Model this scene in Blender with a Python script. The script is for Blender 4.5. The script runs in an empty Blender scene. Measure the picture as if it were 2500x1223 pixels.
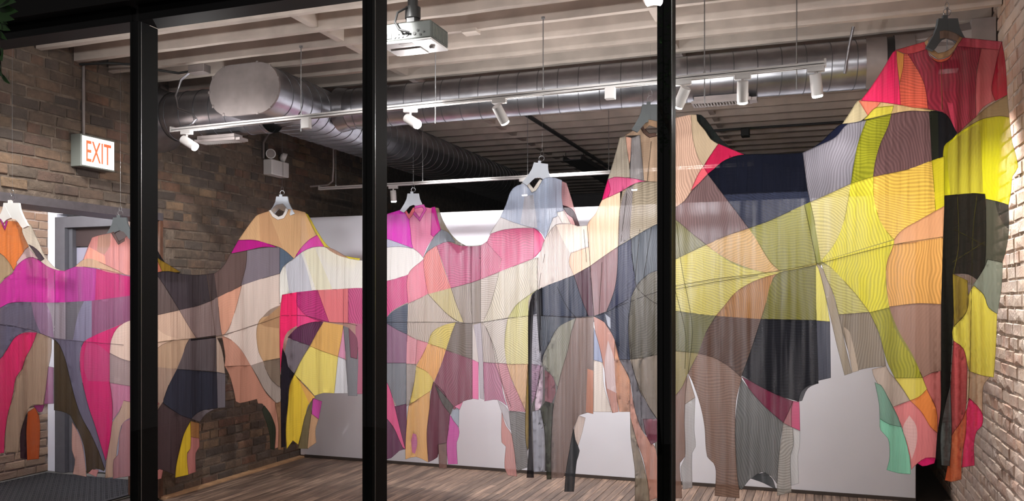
import bpy, bmesh, math, random
from mathutils import Vector, Matrix, geometry
random.seed(7)
S = bpy.context.scene
COL = S.collection
R = math.radians

# ------------------------------------------------------------------ camera
F_PX, CX, HY = 2072.0, 1250.0, 735.0          # focal length and horizon in 2500x1223 pixels
YAW = math.atan(750.0 / F_PX)
EYE = 1.59
cam_d = bpy.data.cameras.new('camera')
cam_d.sensor_width = 36.0
cam_d.lens = 36.0 * F_PX / 2500.0
cam_d.shift_y = (HY - 611.5) / 2500.0
cam_d.clip_start = 0.05
cam = bpy.data.objects.new('camera', cam_d)
COL.objects.link(cam)
cam.location = (0, 0, EYE)
cam.rotation_euler = (R(90), 0, YAW)
S.camera = cam

# ------------------------------------------------------------------ world, exposure
w = bpy.data.worlds.new('night_sky'); S.world = w
w.use_nodes = True
w.node_tree.nodes['Background'].inputs[0].default_value = (0.16, 0.15, 0.15, 1)
w.node_tree.nodes['Background'].inputs[1].default_value = 0.15
S.view_settings.view_transform = 'Standard'
S.view_settings.look = 'None'
S.view_settings.exposure = 1.6
S.view_settings.gamma = 1.0
S.view_settings.use_curve_mapping = False
S.cycles.transparent_max_bounces = 24
S.cycles.max_bounces = 10
S.cycles.diffuse_bounces = 6
S.cycles.caustics_reflective = False
S.cycles.caustics_refractive = False

SA, CA = math.sin(YAW), math.cos(YAW)
def ray(x):                                    # unit depth along the optical axis
    xc = (x - CX) / F_PX
    return (-SA + xc * CA, CA + xc * SA)
def P(x, y, zc):
    a, b = ray(x)
    return Vector((a * zc, b * zc, EYE + (HY - y) / F_PX * zc))
def PX(v):                                     # world -> picture coordinates
    zc = -v[0] * SA + v[1] * CA
    xr = v[0] * CA + v[1] * SA
    if zc < 0.1: return (-9999, -9999, zc)
    return (CX + F_PX * xr / zc, HY - (v[2] - EYE) * F_PX / zc, zc)

# ------------------------------------------------------------------ room numbers (metres)
D_FACADE = 3.30
X_LEFT, X_RIGHT = -5.0, 1.0
Y_PART = 7.42
Z_JOIST, JOIST_H = 3.30, 0.235
LIGHT_COL = (1.0, 0.975, 0.96)

# ------------------------------------------------------------------ helpers
def lin(c):
    return tuple((v / 12.92) if v <= 0.04045 else ((v + 0.055) / 1.055) ** 2.4 for v in c)
def rgb(r, g, b):
    return lin((r / 255, g / 255, b / 255))
def hexc(h):
    return rgb(int(h[0:2], 16), int(h[2:4], 16), int(h[4:6], 16))

class MB:
    def __init__(s): s.v = []; s.f = []; s.smooth = False
    def add(s, vs, fs):
        o = len(s.v); s.v += [tuple(v) for v in vs]; s.f += [tuple(i + o for i in f) for f in fs]; return s
    def box(s, x0, x1, y0, y1, z0, z1):
        return s.add([(x0,y0,z0),(x1,y0,z0),(x1,y1,z0),(x0,y1,z0),(x0,y0,z1),(x1,y0,z1),(x1,y1,z1),(x0,y1,z1)],
                     [(3,2,1,0),(4,5,6,7),(0,1,5,4),(1,2,6,5),(2,3,7,6),(3,0,4,7)])
    def cbox(s, x0, x1, y0, y1, z0, z1, c=0.004):          # box with chamfered edges
        bm = bmesh.new()
        m = Matrix.Translation(((x0+x1)/2,(y0+y1)/2,(z0+z1)/2)) @ Matrix.Diagonal((x1-x0,y1-y0,z1-z0,1))
        bmesh.ops.create_cube(bm, size=1, matrix=m)
        bmesh.ops.bevel(bm, geom=bm.edges[:], offset=c, segments=1, affect='EDGES')
        bm.verts.index_update()
        s.add([v.co for v in bm.verts], [[v.index for v in f.verts] for f in bm.faces]); bm.free(); return s
    def obox(s, c, ax, ay, az, hx, hy, hz):                 # oriented box
        c = Vector(c); vs = []
        for sz in (-1, 1):
            for sx, sy in ((-1,-1),(1,-1),(1,1),(-1,1)):
                vs.append(c + ax*hx*sx + ay*hy*sy + az*hz*sz)
        return s.add(vs, [(3,2,1,0),(4,5,6,7),(0,1,5,4),(1,2,6,5),(2,3,7,6),(3,0,4,7)])
    def tube(s, pts, r, n=8, cap=True, closed=False):
        pts = [Vector(p) for p in pts]; rs = r if isinstance(r, (list, tuple)) else [r]*len(pts)
        up = None; rings = []
        m = len(pts)
        for i, p in enumerate(pts):
            if closed: t = pts[(i+1) % m] - pts[i-1]
            else: t = pts[min(i+1, m-1)] - pts[max(i-1, 0)]
            t.normalize()
            if up is None:
                up = Vector((0,0,1)) if abs(t.z) < .9 else Vector((1,0,0))
            a = t.cross(up); a.normalize(); b = a.cross(t); up = b
            rings.append([p + (a*math.cos(2*math.pi*k/n) + b*math.sin(2*math.pi*k/n))*rs[i] for k in range(n)])
        vs = [v for rg in rings for v in rg]; fs = []
        for i in range(m if closed else m-1):
            j = (i+1) % m
            for k in range(n):
                fs.append((i*n+k, i*n+(k+1) % n, j*n+(k+1) % n, j*n+k))
        if cap and not closed:
            fs.append(tuple(range(n))[::-1]); fs.append(tuple((m-1)*n+k for k in range(n)))
        return s.add(vs, fs)
    def prism(s, poly, to3, d):                             # poly 2D -> to3(u,v) extruded by vector d
        a = [Vector(to3(u, v)) for u, v in poly]; n = len(a); d = Vector(d)
        vs = a + [p + d for p in a]
        fs = [tuple(range(n)), tuple(range(2*n-1, n-1, -1))]
        fs += [(i, i+n, (i+1) % n + n, (i+1) % n) for i in range(n)]
        return s.add(vs, fs)
    def build(s, name, mat, parent=None, smooth=None, loc=None):
        me = bpy.data.meshes.new(name); me.from_pydata(s.v, [], s.f)
        if mat: me.materials.append(mat)
        bm = bmesh.new(); bm.from_mesh(me); bmesh.ops.recalc_face_normals(bm, faces=bm.faces); bm.to_mesh(me); bm.free()
        o = bpy.data.objects.new(name, me); COL.objects.link(o)
        if smooth is not None:
            me.shade_smooth()
            if smooth: me.set_sharp_from_angle(angle=R(smooth))
        if parent: o.parent = parent
        if loc: o.location = loc
        return o

def tag(o, label=None, cat=None, group=None, kind=None):
    if label: o['label'] = label
    if cat: o['category'] = cat
    if group: o['group'] = group
    if kind: o['kind'] = kind
    return o
def empty(name, loc=(0,0,0)):
    o = bpy.data.objects.new(name, None); COL.objects.link(o); o.location = loc; o.empty_display_size = 0.1; return o
def adopt(root):                                            # keep children where they were built in world space
    root_m = Matrix.Translation(root.location)
    inv = root_m.inverted()
    for c in root.children: c.matrix_parent_inverse = inv
def thing(name, loc, label, cat, group=None, kind=None):
    return tag(empty(name, loc), label, cat, group, kind)

# ------------------------------------------------------------------ materials
def new_mat(name):
    m = bpy.data.materials.new(name); m.use_nodes = True
    nt = m.node_tree; nt.nodes.clear()
    out = nt.nodes.new('ShaderNodeOutputMaterial')
    return m, nt, out
def node(nt, t, **kw):
    n = nt.nodes.new(t)
    for k, v in kw.items():
        if k.startswith('i_'):
            n.inputs[k[2:].replace('_', ' ')].default_value = v
        else: setattr(n, k, v)
    return n
def mat_plain(name, col, rough=.6, metal=0., noise=0.0, nscale=20., bump=0., bscale=60., emit=None, estr=0., dark=None, spec=None):
    m, nt, out = new_mat(name)
    b = node(nt, 'ShaderNodeBsdfPrincipled'); nt.links.new(b.outputs[0], out.inputs[0])
    b.inputs['Roughness'].default_value = rough; b.inputs['Metallic'].default_value = metal
    b.inputs['Base Color'].default_value = (*col, 1)
    if spec is not None: b.inputs['Specular IOR Level'].default_value = spec
    tc = None
    if noise:
        tc = node(nt, 'ShaderNodeTexCoord')
        n = node(nt, 'ShaderNodeTexNoise'); n.inputs['Scale'].default_value = nscale; n.inputs['Detail'].default_value = 6
        nt.links.new(tc.outputs['Object'], n.inputs['Vector'])
        mx = node(nt, 'ShaderNodeMix', data_type='RGBA')
        d = dark if dark else tuple(c*(1-noise) for c in col)
        mx.inputs[6].default_value = (*d, 1); mx.inputs[7].default_value = (*[min(1, c*(1+noise*.5)) for c in col], 1)
        rp = node(nt, 'ShaderNodeMapRange'); rp.inputs[1].default_value = .32; rp.inputs[2].default_value = .68
        nt.links.new(n.outputs[0], rp.inputs[0]); nt.links.new(rp.outputs[0], mx.inputs[0])
        nt.links.new(mx.outputs[2], b.inputs['Base Color'])
    if bump:
        tc = tc or node(nt, 'ShaderNodeTexCoord')
        n2 = node(nt, 'ShaderNodeTexNoise'); n2.inputs['Scale'].default_value = bscale; n2.inputs['Detail'].default_value = 5
        nt.links.new(tc.outputs['Object'], n2.inputs['Vector'])
        bp = node(nt, 'ShaderNodeBump'); bp.inputs['Strength'].default_value = bump; bp.inputs['Distance'].default_value = .01
        nt.links.new(n2.outputs[0], bp.inputs['Height']); nt.links.new(bp.outputs[0], b.inputs['Normal'])
    if emit:
        b.inputs['Emission Color'].default_value = (*emit, 1); b.inputs['Emission Strength'].default_value = estr
    return m

def mat_brick(name, cols, grime, grime_amt):
    m, nt, out = new_mat(name)
    b = node(nt, 'ShaderNodeBsdfPrincipled'); nt.links.new(b.outputs[0], out.inputs[0])
    b.inputs['Roughness'].default_value = .9
    tc = node(nt, 'ShaderNodeTexCoord'); oi = node(nt, 'ShaderNodeObjectInfo'); ge = node(nt, 'ShaderNodeNewGeometry')
    ad = node(nt, 'ShaderNodeMath', operation='ADD'); fr = node(nt, 'ShaderNodeMath', operation='FRACT')
    nt.links.new(oi.outputs['Random'], ad.inputs[0]); nt.links.new(ge.outputs['Random Per Island'], ad.inputs[1]); nt.links.new(ad.outputs[0], fr.inputs[0])
    cr = node(nt, 'ShaderNodeValToRGB'); e = cr.color_ramp
    e.interpolation = 'LINEAR'
    while len(e.elements) < len(cols): e.elements.new(.5)
    for i, c in enumerate(cols):
        e.elements[i].position = i / (len(cols) - 1); e.elements[i].color = (*c, 1)
    nt.links.new(fr.outputs[0], cr.inputs[0])
    n = node(nt, 'ShaderNodeTexNoise'); n.inputs['Scale'].default_value = 9; n.inputs['Detail'].default_value = 8; n.inputs['Roughness'].default_value = .65
    nt.links.new(ge.outputs['Position'], n.inputs['Vector'])
    n1 = node(nt, 'ShaderNodeTexNoise'); n1.inputs['Scale'].default_value = 1.7; n1.inputs['Detail'].default_value = 4
    nt.links.new(ge.outputs['Position'], n1.inputs['Vector'])
    mul = node(nt, 'ShaderNodeMath', operation='ADD'); nt.links.new(n.outputs[0], mul.inputs[0]); nt.links.new(n1.outputs[0], mul.inputs[1])
    rp = node(nt, 'ShaderNodeMapRange'); rp.inputs[1].default_value = .74; rp.inputs[2].default_value = 1.2; rp.inputs[4].default_value = grime_amt
    nt.links.new(mul.outputs[0], rp.inputs[0])
    mx = node(nt, 'ShaderNodeMix', data_type='RGBA'); mx.inputs[7].default_value = (*grime, 1)
    nt.links.new(rp.outputs[0], mx.inputs[0]); nt.links.new(cr.outputs[0], mx.inputs[6]); nt.links.new(mx.outputs[2], b.inputs['Base Color'])
    n2 = node(nt, 'ShaderNodeTexNoise'); n2.inputs['Scale'].default_value = 42; n2.inputs['Detail'].default_value = 8; n2.inputs['Roughness'].default_value = .7
    nt.links.new(ge.outputs['Position'], n2.inputs['Vector'])
    bp = node(nt, 'ShaderNodeBump'); bp.inputs['Strength'].default_value = 1.; bp.inputs['Distance'].default_value = .014
    nt.links.new(n2.outputs[0], bp.inputs['Height']); nt.links.new(bp.outputs[0], b.inputs['Normal'])
    return m

M = {}
M['brick_left'] = mat_brick('brown_brick', [rgb(128,108,92), rgb(146,120,98), rgb(106,94,84), rgb(160,132,104), rgb(136,98,80), rgb(116,102,92), rgb(90,80,74), rgb(150,120,96)], rgb(74,66,60), .8)
M['brick_right'] = mat_brick('buff_brick', [rgb(206,172,146), rgb(190,152,126), rgb(214,188,166), rgb(172,136,118), rgb(198,150,124), rgb(186,162,146)], rgb(214,200,190), .75)
M['mortar_left'] = mat_plain('dark_mortar', rgb(112,98,86), .95, noise=.45, nscale=14, bump=1., bscale=45)
M['mortar_right'] = mat_plain('pale_mortar', rgb(186,170,158), .95, noise=.4, nscale=14, bump=1., bscale=45)
M['joist'] = mat_plain('painted_joist', rgb(198,185,175), .7, noise=.16, nscale=6, bump=.15, bscale=30)
M['deck'] = mat_plain('painted_deck', rgb(215,204,198), .8, noise=.2, nscale=5)
M['black_metal'] = mat_plain('black_anodised', rgb(7,7,7), .6, spec=.12)
M['gasket'] = mat_plain('glazing_edge', rgb(150,150,150), .3, metal=.8)
M['white_wall'] = mat_plain('white_gypsum', rgb(230,232,242), .75, noise=.03, nscale=3)
M['black_wall'] = mat_plain('black_paint', rgb(24,22,22), .8)
M['white_paint'] = mat_plain('white_enamel', rgb(232,230,230), .4)
M['white_track'] = mat_plain('white_powder_coat', rgb(190,186,184), .45)
M['galv'] = mat_plain('galvanised_steel', rgb(172,172,178), .30, metal=.92, noise=.25, nscale=7)
M['galv_seam'] = mat_plain('duct_seam', rgb(112,112,116), .45, metal=.85)
M['galv_dull'] = mat_plain('dull_duct_sheet', rgb(150,140,138), .55, metal=.35, noise=.2, nscale=8)
M['steel'] = mat_plain('steel_wire', rgb(150,150,152), .35, metal=.9)
M['dark_steel'] = mat_plain('dark_steel', rgb(60,60,62), .5, metal=.4)
M['door_grey'] = mat_plain('grey_door_paint', rgb(92,92,98), .5, noise=.1)
M['door_leaf'] = mat_plain('lavender_door_paint', rgb(150,148,165), .45, noise=.08, nscale=3)
M['brown_trim'] = mat_plain('brown_wood_trim', rgb(96,62,44), .6, noise=.4, nscale=10)
M['mat_black'] = mat_plain('black_rubber', rgb(40,40,44), .6)
M['grey_plastic'] = mat_plain('grey_plastic', rgb(122,126,120), .5)
M['dark_plastic'] = mat_plain('dark_plastic', rgb(30,30,30), .5)
M['hanger_grey'] = mat_plain('grey_felt_board', rgb(190,195,205), .7)
M['hanger_dark'] = mat_plain('charcoal_board', rgb(72,76,78), .7)
M['hanger_white'] = mat_plain('white_board', rgb(225,222,218), .6)
M['lens'] = mat_plain('lit_lens', (1,1,1), .3, emit=LIGHT_COL, estr=25)
M['soft_lens'] = mat_plain('soft_lens', (.5,.5,.5), .3, emit=LIGHT_COL, estr=.12)
M['sidewalk'] = mat_plain('concrete', rgb(110,108,104), .9, noise=.3, nscale=4)
M['base_wood'] = mat_plain('light_pine_strip', rgb(190,150,112), .6, noise=.25, nscale=9)
M['dark_base'] = mat_plain('dark_base_strip', rgb(70,62,58), .6)

# glass: clear with a plain Fresnel reflection
m, nt, out = new_mat('clear_glass')
tr = node(nt, 'ShaderNodeBsdfTransparent'); tr.inputs[0].default_value = (.965,.97,.968,1)
gl = node(nt, 'ShaderNodeBsdfGlossy'); gl.inputs['Roughness'].default_value = .0
lw = node(nt, 'ShaderNodeLayerWeight'); lw.inputs[0].default_value = .5
pw = node(nt, 'ShaderNodeMath', operation='POWER'); pw.inputs[1].default_value = 5.; nt.links.new(lw.outputs['Facing'], pw.inputs[0])
fz = node(nt, 'ShaderNodeMath', operation='MULTIPLY_ADD'); fz.inputs[1].default_value = .96; fz.inputs[2].default_value = .025; nt.links.new(pw.outputs[0], fz.inputs[0])
mx = node(nt, 'ShaderNodeMixShader')
nt.links.new(fz.outputs[0], mx.inputs[0]); nt.links.new(tr.outputs[0], mx.inputs[1]); nt.links.new(gl.outputs[0], mx.inputs[2]); nt.links.new(mx.outputs[0], out.inputs[0])
M['glass'] = m

# worn floorboards
m, nt, out = new_mat('worn_dark_floorboard')
b = node(nt, 'ShaderNodeBsdfPrincipled'); nt.links.new(b.outputs[0], out.inputs[0])
ge = node(nt, 'ShaderNodeNewGeometry'); oi = node(nt, 'ShaderNodeObjectInfo')
mp = node(nt, 'ShaderNodeMapping'); mp.inputs['Scale'].default_value = (38, 2.2, 38)
nt.links.new(ge.outputs['Position'], mp.inputs['Vector'])
n = node(nt, 'ShaderNodeTexNoise'); n.inputs['Scale'].default_value = 1; n.inputs['Detail'].default_value = 7; n.inputs['Roughness'].default_value = .7
nt.links.new(mp.outputs[0], n.inputs['Vector'])
cr = node(nt, 'ShaderNodeValToRGB'); e = cr.color_ramp
e.elements[0].position = .3; e.elements[0].color = (*rgb(62,48,42), 1)
e.elements[1].position = .75; e.elements[1].color = (*rgb(158,132,112), 1)
el = e.elements.new(.5); el.color = (*rgb(104,84,72), 1)
nt.links.new(n.outputs[0], cr.inputs[0])
mr = node(nt, 'ShaderNodeMapRange'); mr.inputs[3].default_value = .6; mr.inputs[4].default_value = 1.25
nt.links.new(oi.outputs['Random'], mr.inputs[0])
vm = node(nt, 'ShaderNodeVectorMath', operation='SCALE')
nt.links.new(cr.outputs[0], vm.inputs[0]); nt.links.new(mr.outputs[0], vm.inputs['Scale']); nt.links.new(vm.outputs[0], b.inputs['Base Color'])
b.inputs['Roughness'].default_value = .5
bp = node(nt, 'ShaderNodeBump'); bp.inputs['Strength'].default_value = .4; bp.inputs['Distance'].default_value = .004
nt.links.new(n.outputs[0], bp.inputs['Height']); nt.links.new(bp.outputs[0], b.inputs['Normal'])
M['plank'] = m

# sheer knitted mesh: diffuse + translucent threads with open holes between them
grp = bpy.data.node_groups.new('sheer_mesh', 'ShaderNodeTree')
for nm, tp, dv in (('Color','NodeSocketColor',(1,1,1,1)), ('Opacity','NodeSocketFloat',.85), ('Moire','NodeSocketFloat',.3), ('Angle','NodeSocketFloat',0.)):
    sk = grp.interface.new_socket(nm, in_out='INPUT', socket_type=tp); sk.default_value = dv
grp.interface.new_socket('Shader', in_out='OUTPUT', socket_type='NodeSocketShader')
gi = grp.nodes.new('NodeGroupInput'); go = grp.nodes.new('NodeGroupOutput')
L = grp.links.new
uv = node(grp, 'ShaderNodeUVMap')
vr = node(grp, 'ShaderNodeVectorRotate', rotation_type='Z_AXIS'); L(uv.outputs[0], vr.inputs['Vector']); L(gi.outputs['Angle'], vr.inputs['Angle'])
wv = node(grp, 'ShaderNodeTexWave', wave_type='BANDS', bands_direction='X')
wv.inputs['Scale'].default_value = 20; wv.inputs['Distortion'].default_value = 21; wv.inputs['Detail'].default_value = .8; wv.inputs['Detail Scale'].default_value = .24
L(vr.outputs[0], wv.inputs['Vector'])
m1 = node(grp, 'ShaderNodeMath', operation='MULTIPLY'); L(wv.outputs['Fac'], m1.inputs[0]); L(gi.outputs['Moire'], m1.inputs[1])
sc = node(grp, 'ShaderNodeMath', operation='SUBTRACT'); sc.inputs[0].default_value = 1.12; L(m1.outputs[0], sc.inputs[1])
cl = node(grp, 'ShaderNodeVectorMath', operation='SCALE'); L(gi.outputs['Color'], cl.inputs[0]); L(sc.outputs[0], cl.inputs['Scale'])
# soft vertical folds as fine relief
mpf = node(grp, 'ShaderNodeMapping'); mpf.inputs['Scale'].default_value = (22, 1.1, 1); L(uv.outputs[0], mpf.inputs['Vector'])
nf = node(grp, 'ShaderNodeTexNoise'); nf.inputs['Scale'].default_value = 1; nf.inputs['Detail'].default_value = 2; L(mpf.outputs[0], nf.inputs['Vector'])
bp = node(grp, 'ShaderNodeBump'); bp.inputs['Strength'].default_value = .9; bp.inputs['Distance'].default_value = .025; L(nf.outputs[0], bp.inputs['Height'])
df = node(grp, 'ShaderNodeBsdfDiffuse'); L(cl.outputs[0], df.inputs[0]); L(bp.outputs[0], df.inputs['Normal'])
tl = node(grp, 'ShaderNodeBsdfTranslucent'); L(cl.outputs[0], tl.inputs[0]); L(bp.outputs[0], tl.inputs['Normal'])
mA = node(grp, 'ShaderNodeMixShader'); mA.inputs[0].default_value = .35; L(df.outputs[0], mA.inputs[1]); L(tl.outputs[0], mA.inputs[2])
tp = node(grp, 'ShaderNodeBsdfTransparent')
nfr = node(grp, 'ShaderNodeMapRange'); nfr.inputs[1].default_value = .3; nfr.inputs[2].default_value = .7; nfr.inputs[3].default_value = -.07; nfr.inputs[4].default_value = .07
L(nf.outputs[0], nfr.inputs[0])
op = node(grp, 'ShaderNodeMath', operation='ADD', use_clamp=True); L(gi.outputs['Opacity'], op.inputs[0]); L(nfr.outputs[0], op.inputs[1])
mB = node(grp, 'ShaderNodeMixShader'); L(op.outputs[0], mB.inputs[0]); L(tp.outputs[0], mB.inputs[1]); L(mA.outputs[0], mB.inputs[2])
L(mB.outputs[0], go.inputs[0])
_cloth = {}
def mat_cloth(h, opac=.86, moire=.3, ang=0., gain=1.0):
    k = (h, opac, moire, round(ang, 1), gain)
    if k not in _cloth:
        m, nt, out = new_mat('sheer_' + h)
        g = node(nt, 'ShaderNodeGroup'); g.node_tree = grp
        g.inputs['Color'].default_value = (*[min(.9, c*gain) for c in hexc(h)], 1)
        g.inputs['Opacity'].default_value = opac; g.inputs['Moire'].default_value = moire; g.inputs['Angle'].default_value = ang
        nt.links.new(g.outputs[0], out.inputs[0]); _cloth[k] = m
    return _cloth[k]
# ================================================================== ROOM LIGHT
def spot(name, loc, target, power, deg=60, blend=.6, size=.03):
    l = bpy.data.lights.new(name, 'SPOT'); l.energy = power; l.spot_size = R(deg); l.spot_blend = blend
    l.shadow_soft_size = size; l.color = LIGHT_COL
    o = bpy.data.objects.new(name, l); COL.objects.link(o); o.location = loc
    o.rotation_euler = (Vector(target) - Vector(loc)).to_track_quat('-Z', 'Y').to_euler()
    return o

# ================================================================== STRUCTURE
LOCAL = set()
def struct(name, mb, mat, parent=None, smooth=None):
    o = mb.build(name, mat, parent, smooth)
    if not parent: o['kind'] = 'structure'
    return o

# ---- silhouettes of the garments are needed to know which bricks show
def in_poly(x, y, p):
    c = False; j = len(p) - 1
    for i in range(len(p)):
        if (p[i][1] > y) != (p[j][1] > y) and x < (p[j][0]-p[i][0])*(y-p[i][1])/(p[j][1]-p[i][1]) + p[i][0]: c = not c
        j = i
    return c
COVER = [[(0,540),(60,545),(150,660),(240,570),(302,560),(372,595),(440,663),(520,670),(570,610),(630,520),(745,515),(870,630),(870,1000),(560,990),(540,1000),(480,1160),(0,1160)],
         [(2060,302),(2180,125),(2260,100),(2445,100),(2480,400),(2425,920),(2380,1160),(2240,1140),(1700,1200),(1650,300)]]
MULL = [(300,374),(866,934),(1602,1652)]
def shows(v):
    x, y, zc = PX(v)
    if not (-30 < x < 2530 and -30 < y < 1250): return False
    if any(a+8 < x < b-8 for a, b in MULL): return False
    return not any(in_poly(x, y, p) for p in COVER)

# ---- floor: strip boards where the picture shows them
floor = tag(empty('floor'), kind='structure')
mb = MB(); mb.box(X_LEFT-.3, X_RIGHT+.3, 3.46, 14, -.10, -.018); mb.build('subfloor', M['dark_base'], floor)
PW = 0.066
def plank_mesh(L):
    mb = MB(); c = .0025; h = PW/2 - .0012
    mb.add([(-h,0,-.018),(h,0,-.018),(h,L,-.018),(-h,L,-.018),(-h,0,-c),(h,0,-c),(h,L,-c),(-h,L,-c),(-h+c,c,0),(h-c,c,0),(h-c,L-c,0),(-h+c,L-c,0)],
           [(0,1,5,4),(1,2,6,5),(2,3,7,6),(3,0,4,7),(4,5,9,8),(5,6,10,9),(6,7,11,10),(7,4,8,11),(8,9,10,11)])
    me = bpy.data.meshes.new('plank'); me.from_pydata(mb.v, [], mb.f); me.materials.append(M['plank']); return me
PLM = {L: plank_mesh(L) for L in (.6,.9,1.2,1.5)}
boards = []
x = X_LEFT + .11
while x < X_RIGHT:
    y = Y_PART + .05
    y -= random.choice((0,.3,.6,.45))
    y0 = Y_PART + .02
    first = True
    while y0 > 4.6:
        L = random.choice((.6,.9,1.2,1.5))
        boards.append((x, y0 - L, L)); y0 -= L + .001
    x += PW
far = MB(); nb = 0
boards.sort(key=lambda b: -PX((b[0], b[1]+b[2]/2, 0))[1] if PX((b[0], b[1]+b[2], 0))[1] < 1223 else 9e9)
for bx_, by_, L in boards:
    vis = PX((bx_, by_+L, 0))[1] < 1240 and -40 < PX((bx_, by_+L, 0))[0] < 2540
    if vis and nb < 300:
        o = bpy.data.objects.new('plank', PLM[L]); COL.objects.link(o); o.location = (bx_, by_, random.uniform(-.0012, .0012)); o.parent = floor; nb += 1
    else:
        h = PW/2 - .0012; far.box(bx_-h, bx_+h, by_, by_+L, -.018, random.uniform(-.001, .001))
o = far.build('plank_field', M['plank'], floor); o['kind'] = 'stuff'
mb = MB(); mb.box(X_LEFT-.01, X_LEFT+.07, 5.47, Y_PART, -.01, .012); struct('baseboard_left', mb, M['base_wood'])
mb = MB(); mb.box(-8, 3, -3, D_FACADE-.1, -.12, -.02); struct('sidewalk', mb, M['sidewalk'])

# ---- bricks
BL, BH, JT = .203, .064, .014
def brick_mesh(seed, mat, L=BL):
    rnd = random.Random(seed); j = lambda a: rnd.uniform(-a, a)
    hw, hh, d = L/2, BH/2, .05; c = .0045
    # local: x = along the wall, y = out of the wall (towards the room), z = up
    vs = []
    for dx, dz in ((-1,-1),(1,-1),(1,1),(-1,1)): vs.append((dx*hw, -d, dz*hh))
    for dx, dz in ((-1,-1),(1,-1),(1,1),(-1,1)): vs.append((dx*hw+j(.004), -c+j(.002), dz*hh+j(.003)))
    for dx, dz in ((-1,-1),(1,-1),(1,1),(-1,1)): vs.append((dx*(hw-c)+j(.005), j(.0022), dz*(hh-c)+j(.003)))
    vs.append((j(.02), j(.003)+.001, j(.01)))
    fs = [(0,1,5,4),(1,2,6,5),(2,3,7,6),(3,0,4,7),(4,5,9,8),(5,6,10,9),(6,7,11,10),(7,4,8,11),(8,9,12),(9,10,12),(10,11,12),(11,8,12)]
    return vs, fs
def brick_wall(parent, mat, place, u0, u1, z0, z1, skip, sign, limit=300, everyth=1):
    """place(u, z) -> world point on the wall face, bricks run along +u; sign +1 when the room lies at +X."""
    meshes = []
    for k in range(10):
        vs, fs = brick_mesh(k*13+5, mat)
        me = bpy.data.meshes.new('brick'); me.from_pydata(vs, [], fs); me.materials.append(mat)
        bm = bmesh.new(); bm.from_mesh(me); bmesh.ops.recalc_face_normals(bm, faces=bm.faces); bm.to_mesh(me); bm.free()
        meshes.append(me)
    rz = R(-90) if sign > 0 else R(90)
    items = []
    row = 0; z = z0 + BH/2
    while z < z1:
        off = (row % 2) * .5 * (BL + JT) + random.uniform(-.03, .03)
        header = row % 6 == 5
        u = u0 - off
        while u < u1:
            L = BL * (.49 if header else 1.) * random.uniform(.94, 1.04)
            uc = u + L/2
            if uc - L/2 > u0 - .1 and uc + L/2 < u1 + .1 and not skip(uc, z, L):
                items.append((uc, z + random.uniform(-.003, .003), L, random.uniform(-.003, .004)))
            u += L + JT*random.uniform(.7, 1.3)
        z += BH + JT; row += 1
    vis = []
    for it in items:
        p = place(it[0], it[1])
        v = shows(p); vis.append((0 if v else 1, PX(p)[2] if PX(p)[2] > 0 else 99, it))
    vis.sort(key=lambda t: (t[0], t[1]))
    rest = MB(); n = 0
    for hid, zc, (u, z, L, pr) in vis:
        p = place(u, z); p = Vector((p[0] + sign*pr, p[1], p[2])); k = random.randrange(10)
        tilt = random.uniform(-.015, .015); s = L / BL
        if n < limit and not hid:
            o = bpy.data.objects.new('brick', meshes[k]); COL.objects.link(o); o.location = p
            o.rotation_euler = (0, tilt, rz); o.scale = (s, 1, 1); o.parent = parent; n += 1
        elif PX(p)[2] > 0:
            vs, fs = brick_mesh(k*13+5, mat)
            mtx = Matrix.Translation(p) @ Matrix.Rotation(rz, 4, 'Z') @ Matrix.Rotation(tilt, 4, 'Y') @ Matrix.Diagonal((s,1,1,1))
            rest.add([mtx @ Vector(v) for v in vs], fs)
    if rest.v:
        o = rest.build('brick_field', mat, parent); o['kind'] = 'stuff'

Y_JAMB, Z_OPEN = 5.47, 2.24
wl = tag(empty('wall_left'), kind='structure')
mb = MB(); mb.box(X_LEFT-.3, X_LEFT-.006, Y_JAMB+.02, 14, -.02, 3.6); mb.box(X_LEFT-.3, X_LEFT-.006, 3.48, Y_JAMB+.02, Z_OPEN+.06, 3.6)
mb.build('mortar_bed', M['mortar_left'], wl)
brick_wall(wl, M['brick_left'], lambda u, z: Vector((X_LEFT, u, z)), 3.6, 9.4, 0.0, 3.56,
           lambda u, z, L: z < Z_OPEN + .09 and u - L/2 < Y_JAMB + .01, +1)
mb = MB(); mb.box(X_LEFT-.3, X_LEFT+.006, 3.48, Y_JAMB+.03, Z_OPEN, Z_OPEN+.06); struct('trim_1', mb, mat_plain('steel_lintel', rgb(84,78,82), .5, noise=.2))
mb = MB(); mb.cbox(X_LEFT-.32, X_LEFT+.008, Y_JAMB-.01, Y_JAMB+.03, 0, Z_OPEN); struct('trim_2', mb, M['brown_trim'])

wr = tag(empty('wall_right'), kind='structure')
mb = MB(); mb.box(X_RIGHT+.006, X_RIGHT+.3, 3.48, 14, -.02, 3.6); mb.build('mortar_bed', M['mortar_right'], wr)
brick_wall(wr, M['brick_right'], lambda u, z: Vector((X_RIGHT, u, z)), 3.6, 8.4, 0.0, 3.56, lambda u, z, L: False, -1)

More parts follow.
